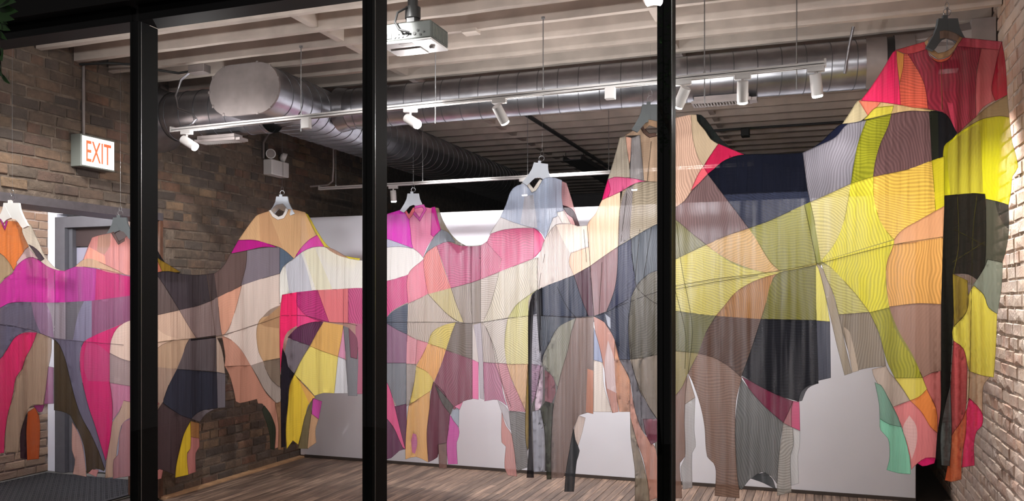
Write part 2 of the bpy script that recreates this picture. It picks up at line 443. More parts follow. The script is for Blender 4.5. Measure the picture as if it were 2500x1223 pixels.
# ---- alcove with the exit door
wa = tag(empty('wall_alcove'), kind='structure')
XA, YA = -6.8, 6.0
mb = MB(); mb.box(XA-.2, XA-.012, 3.5, YA+.1, -.02, 2.75); mb.build('mortar_bed', M['mortar_right'], wa)
brick_wall(wa, mat_brick('alcove_brick', [rgb(178,148,122), rgb(165,130,104), rgb(150,122,104), rgb(190,160,132)], rgb(150,132,116), .6),
           lambda u, z: Vector((XA, u, z)), 5.0, YA, 0.0, 2.6, lambda u, z, L: False, +1, limit=140)
mb = MB(); mb.box(XA, -6.69, YA, YA+.12, 0, 2.75); mb.box(-6.69, -5.28, YA, YA+.12, 2.40, 2.75); mb.box(-5.5, -5.28, YA, YA+.12, 0, 2.4)
struct('wall_alcove_end', mb, M['white_wall'])
mb = MB(); mb.box(XA-.2, X_LEFT-.28, 3.5, YA+.12, 2.70, 2.8); struct('ceiling_alcove', mb, M['white_wall'])
mb = MB(); mb.box(XA-.2, X_LEFT-.3, 3.5, YA+.12, -.1, -.004); struct('floor_alcove', mb, M['sidewalk'])
mb = MB(); mb.box(XA-.2, X_LEFT-.3, 3.48, 3.56, -.1, 2.8); struct('wall_alcove_front', mb, M['white_wall'])
dr = tag(empty('door_1', (-6.1, YA, 0)), kind='structure')
mb = MB(); mb.box(-6.69, -6.57, YA-.02, YA+.12, 0, 2.37); mb.box(-5.62, -5.50, YA-.02, YA+.12, 0, 2.37); mb.box(-6.57, -5.62, YA-.02, YA+.12, 2.27, 2.37)
mb.box(-6.57, -6.53, YA+.03, YA+.12, 0, 2.27); mb.box(-5.66, -5.62, YA+.03, YA+.12, 0, 2.27)
mb.build('door_frame', M['door_grey'], dr)
mb = MB(); mb.box(-6.53, -5.66, YA+.07, YA+.11, 2.10, 2.27); mb.build('transom_panel', mat_plain('dark_transom', rgb(62,50,50), .6), dr)
mb = MB(); mb.cbox(-6.53, -5.66, YA+.075, YA+.115, .01, 2.09); mb.build('door_leaf', M['door_leaf'], dr)
mb = MB(); mb.tube([(-5.75, YA+.07, 1.0), (-5.75, YA+.02, 1.0), (-5.86, YA+.015, 1.0)], .011); mb.build('door_handle', M['steel'], dr, 40)
# ribbed rubber mat
rm = thing('floor_mat', (-6.0, 4.6, 0), 'black diamond-tread rubber mat on the alcove floor by the exit door', 'mat')
mb = MB(); mb.cbox(-6.72, -5.31, 3.6, 5.92, -.004, .008, .003); mb.build('mat_base', M['mat_black'], rm)
mb = MB()
for i in range(46):
    for j in range(70):
        x = -6.69 + i*.0295; y = 3.9 + j*.0288
        s = 1 if (i+j) % 2 else -1
        a = Vector((.70711, .70711*s, 0)); b2 = Vector((-.70711*s, .70711, 0))
        mb.obox((x, y, .009), a, b2, Vector((0,0,1)), .011, .003, .0018)
o = mb.build('tread_field', M['mat_black'], rm); o['kind'] = 'stuff'

# ---- white partition
mb = MB(); mb.cbox(X_LEFT+.015, .72, Y_PART, Y_PART+.14, .02, 2.44, .003); struct('wall_partition', mb, M['white_wall'])
mb = MB(); mb.box(X_LEFT+.07, .72, Y_PART-.012, Y_PART, .0, .028); struct('baseboard_partition', mb, M['dark_base'])
mb = MB(); mb.cbox(-1.42, -1.33, Y_PART-.014, Y_PART, .42, .55, .003); tag(mb.build('wall_outlet', M['white_paint']), 'white cover plate of an outlet on the white partition', 'outlet')

# ---- far dark end of the room
mb = MB(); mb.box(X_LEFT-.3, X_RIGHT+.3, 14, 14.2, 0, 3.7); struct('wall_back', mb, M['black_wall'])
o = thing('back_cabinet', (-2.5, 10.4, 0), 'tall grey double cabinet standing in the dark behind the white partition', 'cabinet')
c0 = PX((0,0,0))
mb = MB(); mb.cbox(-2.95, -2.15, 10.4, 10.9, 0, 2.95); mb.build('carcass', M['dark_steel'], o)
for sx in (-2.94, -2.545):
    mb = MB(); mb.cbox(sx, sx+.385, 10.375, 10.4, .05, 2.93); mb.build('door_panel', M['dark_steel'], o)

# ---- ceiling
ce = tag(empty('ceiling'), kind='structure')
mb = MB(); mb.box(X_LEFT-.3, X_RIGHT+.3, 3.48, 14.2, Z_JOIST+JOIST_H, Z_JOIST+JOIST_H+.06); mb.build('deck', M['deck'], ce)
JY0, JSP, JTH = 4.31, .312, .045
jme = {}
y = JY0 - 2*JSP; k = 0
joist_y = []
while y < 13.9:
    joist_y.append(y); y += JSP
mb = MB(); Lx = X_RIGHT - X_LEFT - .02
n = 24; rnd = random.Random(3)
vs = []; fs = []
for i in range(n+1):
    x = X_LEFT + .01 + Lx*i/n; d = rnd.uniform(-.003, .003)
    vs += [(x, d, 0+rnd.uniform(-.003,.003)), (x, JTH+d, 0+rnd.uniform(-.003,.003)), (x, JTH+d, JOIST_H), (x, d, JOIST_H)]
for i in range(n):
    a = i*4
    for q in range(4): fs.append((a+q, a+(q+1) % 4, a+4+(q+1) % 4, a+4+q))
fs += [(3,2,1,0), (n*4, n*4+1, n*4+2, n*4+3)]
jm = bpy.data.meshes.new('joist'); jm.from_pydata(vs, [], fs); jm.materials.append(M['joist'])
bm = bmesh.new(); bm.from_mesh(jm); bmesh.ops.recalc_face_normals(bm, faces=bm.faces); bm.to_mesh(jm); bm.free()
for y in joist_y:
    o = bpy.data.objects.new('joist', jm); COL.objects.link(o); o.location = (0, y, Z_JOIST); o.parent = ce
bmx = MB(); bmx.box(-.025, .025, 0, JSP-JTH, .02, JOIST_H)
bme = bpy.data.meshes.new('bridging_block'); bme.from_pydata(bmx.v, [], bmx.f); bme.materials.append(M['joist'])
for y in joist_y[1:]:
    for xb in (-3.0, -.93):
        o = bpy.data.objects.new('bridging_block', bme); COL.objects.link(o); o.location = (xb, y+JTH, Z_JOIST); o.parent = ce

# ---- storefront: frame and panes
MW, MD, MS = .051, .138, 1.305
mxs = [-.18*D_FACADE + MW/2 - MS*k for k in range(-2, 5)]         # mullion centres, right to left
mxs = sorted(mxs)
def mullion(parent, x):
    mb = MB(); mb.cbox(x-MW/2, x+MW/2, D_FACADE, D_FACADE+MD, .30, 2.97, .003)
    mb.build('mullion', M['black_metal'], parent)
    mb = MB(); mb.box(x+MW/2, x+MW/2+.004, D_FACADE+.018, D_FACADE+.022, .30, 2.97); mb.build('glazing_bead', M['gasket'], parent)
for i in range(len(mxs)-1):
    a, b2 = mxs[i], mxs[i+1]
    wd = tag(empty('window_%d' % (i+1)), kind='structure')
    mullion(wd, a)
    if i == len(mxs)-2: mullion(wd, b2)
    mb = MB(); mb.box(a+.002, b2-.002, D_FACADE-.010, D_FACADE-.003, .30, 3.0); mb.build('pane', M['glass'], wd)
    mb = MB(); mb.cbox(a+MW/2, b2-MW/2, D_FACADE, D_FACADE+MD, .26, .34, .004); mb.build('sill_rail', M['black_metal'], wd)
    mb = MB(); mb.cbox(a+MW/2, b2-MW/2, D_FACADE, D_FACADE+MD, 2.97, 3.05, .004); mb.build('head_rail', M['black_metal'], wd)
mb = MB(); mb.box(mxs[0]-.1, mxs[-1]+.1, D_FACADE-.06, D_FACADE+MD+.04, 3.05, 4.2); struct('wall_fascia', mb, M['black_wall'])
mb = MB(); mb.box(mxs[0]-.1, mxs[-1]+.1, D_FACADE-.02, D_FACADE+MD+.02, -.1, .26); struct('wall_plinth', mb, M['black_wall'])
# ================================================================== DUCTS
def spiral_duct(parent, p0, p1, r, pitch, name='duct_body', mat='galv', slant=.35):
    p0, p1 = Vector(p0), Vector(p1); t = (p1-p0); L = t.length; t.normalize()
    a = t.cross(Vector((0,0,1))); a.normalize(); b = a.cross(t)
    mb = MB(); mb.tube([p0 + t*L*i/6 for i in range(7)], r, 40, cap=False); mb.build(name, M[mat], parent, 60)
    sm = MB(); n = 40; s = pitch*.5
    while s < L - .02:
        pts = []
        for k in range(n):
            th = 2*math.pi*k/n
            pts.append(p0 + t*(s + slant*pitch*math.cos(th)*.5) + (a*math.cos(th) + b*math.sin(th))*(r+.001))
        sm.tube(pts, .0032, 5, closed=True); s += pitch
    sm.build('spiral_seam', M['galv_seam'], parent, 60)

# trunk: flat oval, running back into the room
tx0, tx1, tz0, tz1, ty0 = -4.17, -3.58, 2.93, 3.285, 5.07
rr = (tz1-tz0)/2; zc_ = (tz0+tz1)/2
def oval(grow=0., n=14):
    pts = []
    for k in range(n+1):
        th = -math.pi/2 + math.pi*k/n; pts.append((tx1-rr + (rr+grow)*math.cos(th), zc_ + (rr+grow)*math.sin(th)))
    for k in range(n+1):
        th = math.pi/2 + math.pi*k/n; pts.append((tx0+rr + (rr+grow)*math.cos(th), zc_ + (rr+grow)*math.sin(th)))
    return pts
tk = thing('trunk_duct', (-3.88, 8, 2.93), 'large flat-oval galvanised trunk duct with a blank end cap under the joists', 'duct')
ov = oval(); n = len(ov)
mb = MB(); ys = [ty0, 6, 7.5, 9.5, 11.5, 13.8]
mb.add([(u, y, v) for y in ys for u, v in ov], [(i*n+k, i*n+(k+1) % n, (i+1)*n+(k+1) % n, (i+1)*n+k) for i in range(len(ys)-1) for k in range(n)])
mb.build('duct_body', M['galv'], tk, 60)
sm = MB(); y = ty0 + .16
while y < 12.5:
    sm.tube([(u, y + .05*math.cos(2*math.pi*k/n), v) for k, (u, v) in enumerate(oval(.001))], .003, 5, closed=True); y += .125
sm.build('spiral_seam', M['galv_seam'], tk, 60)
mb = MB(); mb.prism(oval(.006), lambda u, v: (u, ty0-.012, v), (0, .02, 0)); mb.build('end_cap', M['galv_dull'], tk)
for k, (u, v) in enumerate(oval(.004, 10)):
    if k % 2 == 0:
        tb = MB(); tb.box(u-.008, u+.008, ty0-.016, ty0-.010, v-.008, v+.008); tb.build('fold_tab', M['galv_dull'], tk)

# right-hand branch along the front joists
br = thing('branch_duct', (-1.2, 5.9, 2.98), 'long round spiral duct running from the trunk to the buff brick wall', 'duct')
DY, DZ, DR = 5.92, 3.118, .157
spiral_duct(br, (-3.52, DY, DZ), (.28, DY, DZ), DR, .152)
mb = MB(); mb.tube([(-3.60, DY, DZ), (-3.50, DY, DZ)], [DR*1.12, DR*1.02], 40, cap=False); mb.build('saddle_collar', M['galv'], br, 60)
mb = MB(); mb.tube([(.28, DY, DZ), (.40, DY, DZ)], DR+.004, 40, cap=False); mb.build('perforated_collar', M['galv_dull'], br, 60)
mb = MB(); mb.tube([(.40, DY, DZ), (.445, DY, DZ)], DR-.004, 32, cap=False); mb.build('flexible_joint', M['dark_plastic'], br, 60)
mb = MB(); mb.tube([(.445, DY, DZ), (.56, DY, DZ)], DR+.004, 40, cap=False)
mb.build('end_collar', M['galv_dull'], br, 60)
mb = MB(); n = 16; ring = [(.56, DY + (DR+.002)*math.cos(2*math.pi*(k+.5)/n), DZ + (DR+.002)*math.sin(2*math.pi*(k+.5)/n)) for k in range(n)]
sq = []
for k in range(n):
    th = 2*math.pi*(k+.5)/n; m_ = max(abs(math.cos(th)), abs(math.sin(th))); sq.append((.86, DY + .19*math.cos(th)/m_, DZ-.02 + .185*math.sin(th)/m_))
mb.add(ring+sq, [(k, (k+1) % n, n+(k+1) % n, n+k) for k in range(n)]); mb.build('square_transition', M['galv_dull'], br)
mb = MB(); mb.box(.86, .99, DY-.19, DY+.19, DZ-.205, DZ+.165); mb.build('wall_boot', M['galv_dull'], br)
# left-hand branch into the brown brick wall
bl = thing('branch_duct', (-4.5, 5.42, 2.85), 'short round spiral duct entering the brown brick wall beside the trunk end', 'duct')
spiral_duct(bl, (-4.99, 5.42, 3.05), (-3.9, 5.42, 3.05), .185, .14)
mb = MB(); mb.tube([(-4.99, 5.42, 3.04), (-4.93, 5.42, 3.04), (-4.86, 5.42, 3.05), (-4.80, 5.42, 3.05)], [.26, .25, .21, .19], 40, cap=False); mb.build('wall_flange', M['galv'], bl, 60)
# registers
def register(loc, w, label):
    t = thing('air_register', loc, label, 'vent', 'air registers under the ducts')
    x, y, z = loc
    mb = MB(); mb.box(x-w/2, x+w/2, y-.05, y+.05, z+.015, z+.05); mb.box(x-w/2-.015, x+w/2+.015, y-.065, y-.05, z, z+.02); mb.box(x-w/2-.015, x+w/2+.015, y+.05, y+.065, z, z+.02)
    mb.box(x-w/2-.015, x-w/2, y-.05, y+.05, z, z+.02); mb.box(x+w/2, x+w/2+.05, y-.05, y+.05, z, z+.02); mb.build('frame', M['galv_dull'], t)
    sme = bpy.data.meshes.new('slat'); q = MB(); q.box(-.003, .003, -.05, .05, 0, .02); sme.from_pydata(q.v, [], q.f); sme.materials.append(M['white_track'])
    nn = int(w/.02)
    for k in range(nn):
        o = bpy.data.objects.new('slat', sme); COL.objects.link(o); o.parent = t; o.location = (-w/2 + w*(k+.5)/nn, 0, 0); LOCAL.add(o.name)
register((-.62, DY-.03, DZ-DR-.035), .36, 'slatted air register under the long spiral duct near the brick wall')
register((-4.30, 5.33, 2.80), .34, 'slatted air register under the short duct at the brown brick wall')

# ================================================================== TRACK LIGHTING
def rail(name, p0, p1, label):
    t = thing(name, tuple((Vector(p0)+Vector(p1))/2), label, 'track')
    p0, p1 = Vector(p0), Vector(p1); ax = (p1-p0).normalized(); ay = Vector((0,1,0)); az = ax.cross(ay)
    c = (p0+p1)/2; L = (p1-p0).length/2
    mb = MB(); mb.obox(c, ax, ay, az, L, .018, .008); mb.obox(c + ay*.014 - az*.012*(1 if az.z > 0 else -1), ax, ay, az, L, .004, .008); mb.obox(c - ay*.014 - az*.012*(1 if az.z > 0 else -1), ax, ay, az, L, .004, .008)
    mb.build('rail_body', M['white_track'], t)
    for p in (p0, p1): mb = MB(); mb.obox(p, ax, ay, az, .006, .02, .02); mb.build('end_cap', M['white_track'], t)
    return p0, p1
TR1 = rail('light_track', (-4.35, 4.88, 2.815), (.03, 4.88, 2.875), 'long white lighting track hung on rods below the front joists')
TR2 = rail('light_track', (-4.55, 7.10, 2.685), (-.5, 7.10, 2.70), 'white lighting track hung above the top of the white partition')
def on_track(tr, x):                            # point on the track at picture column x
    p0, p1 = tr; a, b = ray(x); Y = p0.y; X = a/b*Y; f = (X-p0.x)/(p1.x-p0.x); return p0 + (p1-p0)*f
def rod(p, z_top, z_bot, label, r=.0035, tip=False):
    t = thing('hanger_rod', (p.x, p.y, z_bot), label, 'rod', 'rods that carry the lighting tracks')
    mb = MB(); mb.tube([(p.x, p.y, z_bot), (p.x, p.y, z_top)], r, 6); mb.build('threaded_rod', M['steel'], t, 40)
    mb = MB(); mb.tube([(p.x, p.y, z_top-.012), (p.x, p.y, z_top)], .012, 8); mb.build('ceiling_washer', M['steel'], t)
    mb = MB(); mb.tube([(p.x, p.y, p.z+.010), (p.x, p.y, p.z+.02)], .008, 6); mb.build('nut', M['steel'], t)
for x, lb in ((735, 'beside the trunk duct'), (1063, 'below the projector'), (1326, 'between two spotlights over the pale blue garment'), (1720, 'beside the slatted register of the long duct'), (1945, 'near the free end of the track')):
    p = on_track(TR1, x); rod(p, Z_JOIST+.005, p.z-.10-.03*((x//7) % 3), 'thin steel rod carrying the long white track ' + lb)
for x, lb in ((820, 'by its bent conduit'), (1032, 'near the magenta garment'), (1288, 'by the pale blue garment hanger'), (1486, 'at the edge of the taupe garment')):
    p = on_track(TR2, x); rod(p, Z_JOIST+.005, p.z-.004, 'thin rod carrying the track above the partition ' + lb, .0025)
def head(tr, x, aim, label, power, deg=62, drop=.02, target=None, r=.031, ln=.115, spill=None):
    p = on_track(tr, x)
    t = thing('track_spotlight', tuple(p), label, 'spotlight', 'white cylinder spotlights on the tracks')
    mb = MB(); mb.cbox(p.x-.045, p.x+.045, p.y-.017, p.y+.017, p.z-.045, p.z-.012, .003); mb.build('track_adapter', M['white_track'], t)
    pv = p - Vector((0, 0, .045+drop+.03))
    mb = MB(); mb.tube([p - Vector((0,0,.045)), pv], .008, 8); mb.build('stem', M['white_track'], t, 40)
    d = Vector(aim).normalized(); a = pv - d*ln*.35; b = pv + d*ln*.65
    mb = MB(); mb.tube([a, a + d*.004, b - d*.002, b], [r-.003, r, r, r-.002], 24); mb.build('lamp_body', M['white_track'], t, 40)
    mb = MB(); mb.tube([b - d*.001, b + d*.009, b + d*.012], [r-.004, r-.004, r-.010], 20); mb.build('lens', M['lens'], t)
    s = spot('spot_lamp', b + d*.016, b + (d if target is None else (Vector(target)-b).normalized()), power, deg)
    s.parent = t
    if tr is TR1:                                # light that leaks out around the lens
        l = bpy.data.lights.new('spill_lamp', 'POINT'); l.energy = SPILL if spill is None else spill; l.color = LIGHT_COL; l.shadow_soft_size = .03
        o = bpy.data.objects.new('spill_lamp', l); COL.objects.link(o); o.location = b + d*.04; o.parent = t
    return b
def adapter(tr, x, label):
    p = on_track(tr, x)
    t = MB(); t.cbox(p.x-.03, p.x+.03, p.y-.02, p.y+.02, p.z-.085, p.z-.012, .003); tag(t.build('track_connector', M['white_track']), label, 'connector')
PW1 = 24; COVE = 3.4; SPILL = 5.5; WASH = 5
head(TR1, 456, (.80, .12, -.5), 'white spotlight at the end of the long track by the brown brick wall', PW1)
head(TR1, 1002, (.72, -.30, -.42), 'white spotlight swung sideways on the long track, its lens in view', PW1)
head(TR1, 1219, (.22, .62, -.70), 'white spotlight on the long track turned to the partition, its dark back in view', PW1*1.0, deg=80)
head(TR1, 1668, (-.45, .45, -.75), 'white spotlight on the long track tilted towards the middle garments', PW1*.6, deg=80)
head(TR1, 1813, (-.05, .40, -1), 'white spotlight pointing down on the long track, second from its free end', PW1*.25, deg=85, spill=1.4)
head(TR1, 1992, (.10, .30, -1), 'white spotlight pointing down at the free end of the long track', PW1*.25, deg=85, spill=1.4)
head(TR2, 960, (0, .16, -1), 'white spotlight pointing down over the partition beside the magenta garment', WASH, deg=70, ln=.10, r=.028)
head(TR2, 1280, (0, .16, -1), 'white spotlight pointing down over the partition behind the pale blue garment', WASH, deg=70, ln=.10, r=.028)
head(TR2, 1548, (0, .16, -1), 'white spotlight pointing down over the partition behind the taupe garment', WASH, deg=70, ln=.10, r=.028)
adapter(TR1, 748, 'white square connector under the long track near the trunk duct')
adapter(TR1, 1490, 'white square connector under the long track in front of the spiral duct')
# added track, unseen behind the window head, to light the garments from the front
TR_FILL = rail('light_track', (-4.6, 3.53, 3.38), (.6, 3.53, 3.38), 'white lighting track tucked up behind the window head')
for X, tgt, pw, dg, lb in ((-4.3, (-4.8, 5.0, 1.1), 62, 75, 'turned to the orange garment'), (-3.3, (-4.4, 6.3, 1.0), 85, 65, 'turned to the tan-yoked garment'), (-2.2, (-2.6, 6.7, 1.3), 60, 65, 'turned to the magenta garment'), (-1.2, (-1.2, 6.0, 1.2), 40, 65, 'turned to the taupe garment'), (-.3, (.45, 4.95, 1.8), 46, 62, 'turned to the red-yoked garment'), (.3, (.75, 4.9, 1.2), 40, 60, 'turned to the buff brick wall')):
    x = PX((X, 3.53, 3.38))[0]
    b0 = Vector((X, 3.53, 3.29)); head(TR_FILL, x, Vector(tgt)-b0, 'white spotlight behind the window head ' + lb, pw, deg=dg, ln=.08)

# added wall-wash floods, unseen behind the long duct, to brighten the partition
def flood(X, Y, tgt, pw, deg, label, Z=3.22):
    t = thing('fill_flood', (X, Y, Z), label, 'floodlight', 'floodlights behind the long duct')
    p = Vector((X, Y, Z)); d = (Vector(tgt)-p).normalized(); a = Vector((1,0,0)); b = d.cross(a).normalized()
    mb = MB(); mb.obox(p, a, b, d, .06, .04, .025); mb.build('flood_case', M['dark_plastic'], t)
    mb = MB(); mb.obox(p + d*.026, a, b, d, .05, .03, .002); mb.build('lens', M['soft_lens'], t)
    mb = MB(); mb.box(X-.004, X+.004, Y-.004, Y+.004, Z+.02, Z_JOIST); mb.build('bracket', M['steel'], t)
    s = spot('fill_flood_lamp', p + d*.035, tgt, pw, deg, .9, .05); s.parent = t
for X, pw, lb in ((-4.1, 30, 'over the tan-yoked garment'), (-3.1, 85, 'over the magenta garment'), (-2.1, 110, 'over the pale blue garment'), (-1.1, 95, 'over the taupe garment'), (-.1, 52, 'over the navy panels')):
    flood(X, 6.72, (X+.05, 7.42, .85), pw*1.15, 82, 'black wall-wash flood behind the long duct ' + lb)
flood(.70, 5.50, (1.0, 5.22, 1.40), 115, 75, 'added black fill flood on a bracket behind the red-yoked garment, turned to the buff brick wall', Z=2.95)  # extra flood added behind the cloth to brighten the right-hand wall
# added cove batten, unseen behind the window head, brightens the joists
cv = thing('fill_cove', (-1.9, 3.50, 3.09), 'added long white cove batten, unseen behind the window head', 'light')
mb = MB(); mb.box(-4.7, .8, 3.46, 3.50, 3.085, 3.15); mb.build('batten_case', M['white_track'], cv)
mb = MB(); mb.box(-4.68, .78, 3.50, 3.503, 3.095, 3.14); mb.build('diffuser', mat_plain('fill_cove_diffuser', (1,1,1), .5, emit=LIGHT_COL, estr=3), cv)
l = bpy.data.lights.new('fill_cove_lamp', 'AREA'); l.shape = 'RECTANGLE'; l.size = 5.4; l.size_y = .045; l.energy = COVE; l.color = LIGHT_COL
o = bpy.data.objects.new('fill_cove_lamp', l); COL.objects.link(o); o.location = (-1.95, 3.508, 3.118); o.rotation_euler = (R(90+14), 0, 0); o.parent = cv

# ================================================================== PROJECTOR
pj = thing('projector', (-2.065, 4.13, 2.96), 'grey and white video projector hung upside down on a black ceiling arm', 'projector')
x0, x1, y0, y1, z0, z1 = -2.22, -1.91, 4.03, 4.25, 2.96, 3.065
mb = MB(); mb.cbox(x0, x1, y0, y1, z0+.012, z1, .006); mb.build('case', mat_plain('projector_grey', rgb(84,88,84), .5), pj)
mb = MB(); mb.cbox(x0-.002, x1+.002, y0-.002, y1+.002, z0, z0+.012, .004); mb.cbox(x0+.02, x1-.11, y0+.10, y1-.01, z0-.006, z0, .002); mb.build('top_cover', M['white_paint'], pj)
mb = MB(); mb.box(x0+.11, x0+.19, y0+.02, y0+.06, z0-.001, z0+.002); mb.build('rating_label', M['galv_dull'], pj)
mb = MB(); mb.tube([(x1-.05, y0+.12, z0-.012), (x1-.05, y0+.12, z0+.002)], [.012,.018], 16); mb.build('foot', M['white_paint'], pj, 40)
for k in range(11):
    yy = y0+.02 + k*.018
    mb = MB(); mb.box(x1, x1+.003, yy, yy+.009, z0+.022, z1-.015); mb.build('vent_slat', M['grey_plastic'], pj)
for (u, v, r_) in ((.10,.03,.006),(.122,.03,.005),(.122,.045,.004),(.145,.03,.005),(.145,.047,.004),(.17,.04,.010),(.215,.04,.009),(.25,.032,.006),(.27,.045,.005),(.235,.055,.007)):
    mb = MB(); mb.tube([(x0+u, y0-.004, z0+v), (x0+u, y0+.001, z0+v)], r_, 10); mb.build('port', M['dark_plastic'], pj)
mb = MB(); mb.box(x0+.02, x0+.08, y0-.003, y0+.001, z0+.025, z0+.055); mb.build('fan_grille', M['dark_plastic'], pj)
mb = MB(); mb.cbox(x0+.06, x1-.06, y0+.03, y1-.05, z1, z1+.012, .003); mb.cbox(-2.095, -2.035, 4.10, 4.16, z1+.01, z1+.06, .008); mb.tube([(-2.065, 4.13, z1+.05), (-2.065, 4.13, Z_JOIST)], .028, 16)
mb.tube([(-2.065, 4.13, z1+.05), (-2.065, 4.13, z1+.11)], .042, 16); mb.build('ceiling_arm', M['dark_plastic'], pj, 40)
mb = MB(); mb.tube([(-2.08, 4.09, z1+.10), (-2.11, 4.04, z1+.06), (-2.11, 4.01, z1), (-2.08, 4.0, z0+.06), (-2.03, 4.02, z0+.045)], .006, 8); mb.build('cable', M['dark_plastic'], pj, 60)
v = P(1125, 78, 5.2); v.y = 4.955; mb = MB(); mb.cbox(v.x-.05, v.x+.05, v.y-.05, v.y+.03, Z_JOIST-.025, Z_JOIST, .003)
tag(mb.build('junction_plate', M['joist']), 'small painted junction plate under a joist beside the projector', 'junction box')

# ================================================================== EXIT SIGN
ex = thing('exit_sign', (-4.95, 4.76, 2.55), 'lit white box sign with red EXIT lettering on the brown brick wall', 'sign')
mb = MB(); mb.cbox(-5.0, -4.905, 4.60, 4.91, 2.545, 2.775, .004); mb.build('sign_case', M['grey_plastic'], ex)
mface = mat_plain('lit_sign_face', (1,1,1), .4, emit=(1.0,.93,.86), estr=.95)
mb = MB(); mb.box(-4.906, -4.902, 4.612, 4.898, 2.557, 2.763); mb.build('sign_face', mface, ex)
cu = bpy.data.curves.new('exit_text', 'FONT'); cu.body = 'EXIT'; cu.size = .20; cu.extrude = .001; cu.align_x = 'CENTER'; cu.align_y = 'CENTER'; cu.offset = .0015
to = bpy.data.objects.new('lettering', cu); COL.objects.link(to)
bpy.context.view_layer.update()
me = bpy.data.meshes.new_from_object(to.evaluated_get(bpy.context.evaluated_depsgraph_get()))
bpy.data.objects.remove(to)
xs = [v.co.x for v in me.vertices]; ys_ = [v.co.y for v in me.vertices]
cxm, cym = (max(xs)+min(xs))/2, (max(ys_)+min(ys_))/2; kx, ky = .225/(max(xs)-min(xs)), .15/(max(ys_)-min(ys_))
for v in me.vertices: v.co = (-4.9015 + v.co.z, 4.757 + (v.co.x-cxm)*kx, 2.66 + (v.co.y-cym)*ky)
me.materials.clear(); me.materials.append(mat_plain('sign_red', rgb(226,96,60), .5, emit=rgb(226,84,48), estr=.55))
lo = bpy.data.objects.new('lettering', me); COL.objects.link(lo); lo.parent = ex
mb = MB(); mb.tube([(-4.985, 4.70, 2.77), (-4.985, 4.70, 3.30)], .010, 8)
tag(mb.build('conduit', M['galv_dull'], None, 40), 'thin metal conduit rising from the EXIT sign to the joists', 'conduit')

# ================================================================== EMERGENCY LIGHT
em = thing('emergency_light', (-4.93, 6.96, 2.80), 'white emergency light box with two lamp heads on the brown brick wall', 'emergency light')
mb = MB(); mb.cbox(-5.0, -4.90, 6.82, 7.10, 2.80, 2.945, .006); mb.build('battery_case', M['white_paint'], em)
mb = MB(); mb.box(-4.901, -4.898, 6.995, 6.999, 2.805, 2.94); mb.build('case_seam', M['galv_dull'], em)
for yy, dd in ((6.86, Vector((.55,-.8,-.1))), (7.06, Vector((.75,.6,-.35)))):
    c = Vector((-4.94, yy, 3.0)); dd.normalize()
    mb = MB(); mb.tube([(-4.94, yy, 2.945), c], .007, 8); hd = mb.build('lamp_neck', M['white_paint'], em, 40)
    mb = MB(); mb.tube([c - dd*.03, c - dd*.015, c + dd*.025, c + dd*.028], [.02, .04, .047, .043], 20); mb.build('lamp_head', M['white_paint'], em, 40)
    mb = MB(); mb.tube([c + dd*.028, c + dd*.031], .038, 20); mb.build('lamp_lens', M['galv_dull'], em)
mb = MB(); mb.tube([(-4.98, 6.80, 2.95), (-4.98, 6.80, 3.10), (-4.97, 6.86, 3.19), (-4.96, 6.93, 3.24), (-4.96, 7.0, 3.26)], .010, 8)
tag(mb.build('conduit', M['galv_dull'], None, 60), 'curved metal conduit above the emergency light', 'conduit')
mb = MB(); q = on_track(TR2, 812); mb.tube([(q.x-.25, q.y, q.z+.02), (q.x-.05, q.y, q.z+.025), (q.x, q.y, q.z+.06), (q.x+.01, q.y, q.z+.2), (q.x+.01, q.y, Z_JOIST)], .009, 8)
tag(mb.build('conduit', M['galv_dull'], None, 60), 'bent power conduit feeding the track above the partition', 'conduit')

# ---- cables and boxes on the ceiling beside the trunk
mb = MB(); mb.cbox(-4.30, -4.16, 4.98, 5.06, 3.24, 3.30, .004); tag(mb.build('junction_box', M['galv_dull']), 'metal junction box under the joists beside the blank duct end', 'junction box')
mb = MB(); pts = [(-4.98, 4.66, 3.285), (-4.75, 4.72, 3.288), (-4.62, 4.80, 3.285), (-4.5, 4.9, 3.262), (-4.4, 5.0, 3.255), (-4.3, 5.02, 3.265)]
mb.tube(pts, .009, 8); tag(mb.build('cable', M['dark_plastic'], None, 60), 'dark cable running below the joists to the junction box', 'cable')
mb = MB(); pts = [(-4.30, 5.0, 3.25), (-4.37, 4.99, 3.20), (-4.40, 4.97, 3.08), (-4.36, 4.95, 2.98), (-4.22, 4.93, 2.93), (-4.16, 4.91, 2.88), (-4.20, 4.89, 2.84), (-4.28, 4.885, 2.83)]
mb.tube(pts, .009, 8); tag(mb.build('flexible_conduit', M['galv'], None, 60), 'armoured flexible conduit looping down to the long track', 'conduit')
mb = MB(); mb.cbox(-4.97, -4.84, 5.19, 5.25, 3.235, 3.295, .01); tag(mb.build('pipe_clamp', M['galv_dull']), 'small pipe clamp above the short duct at the brown brick wall', 'clamp')
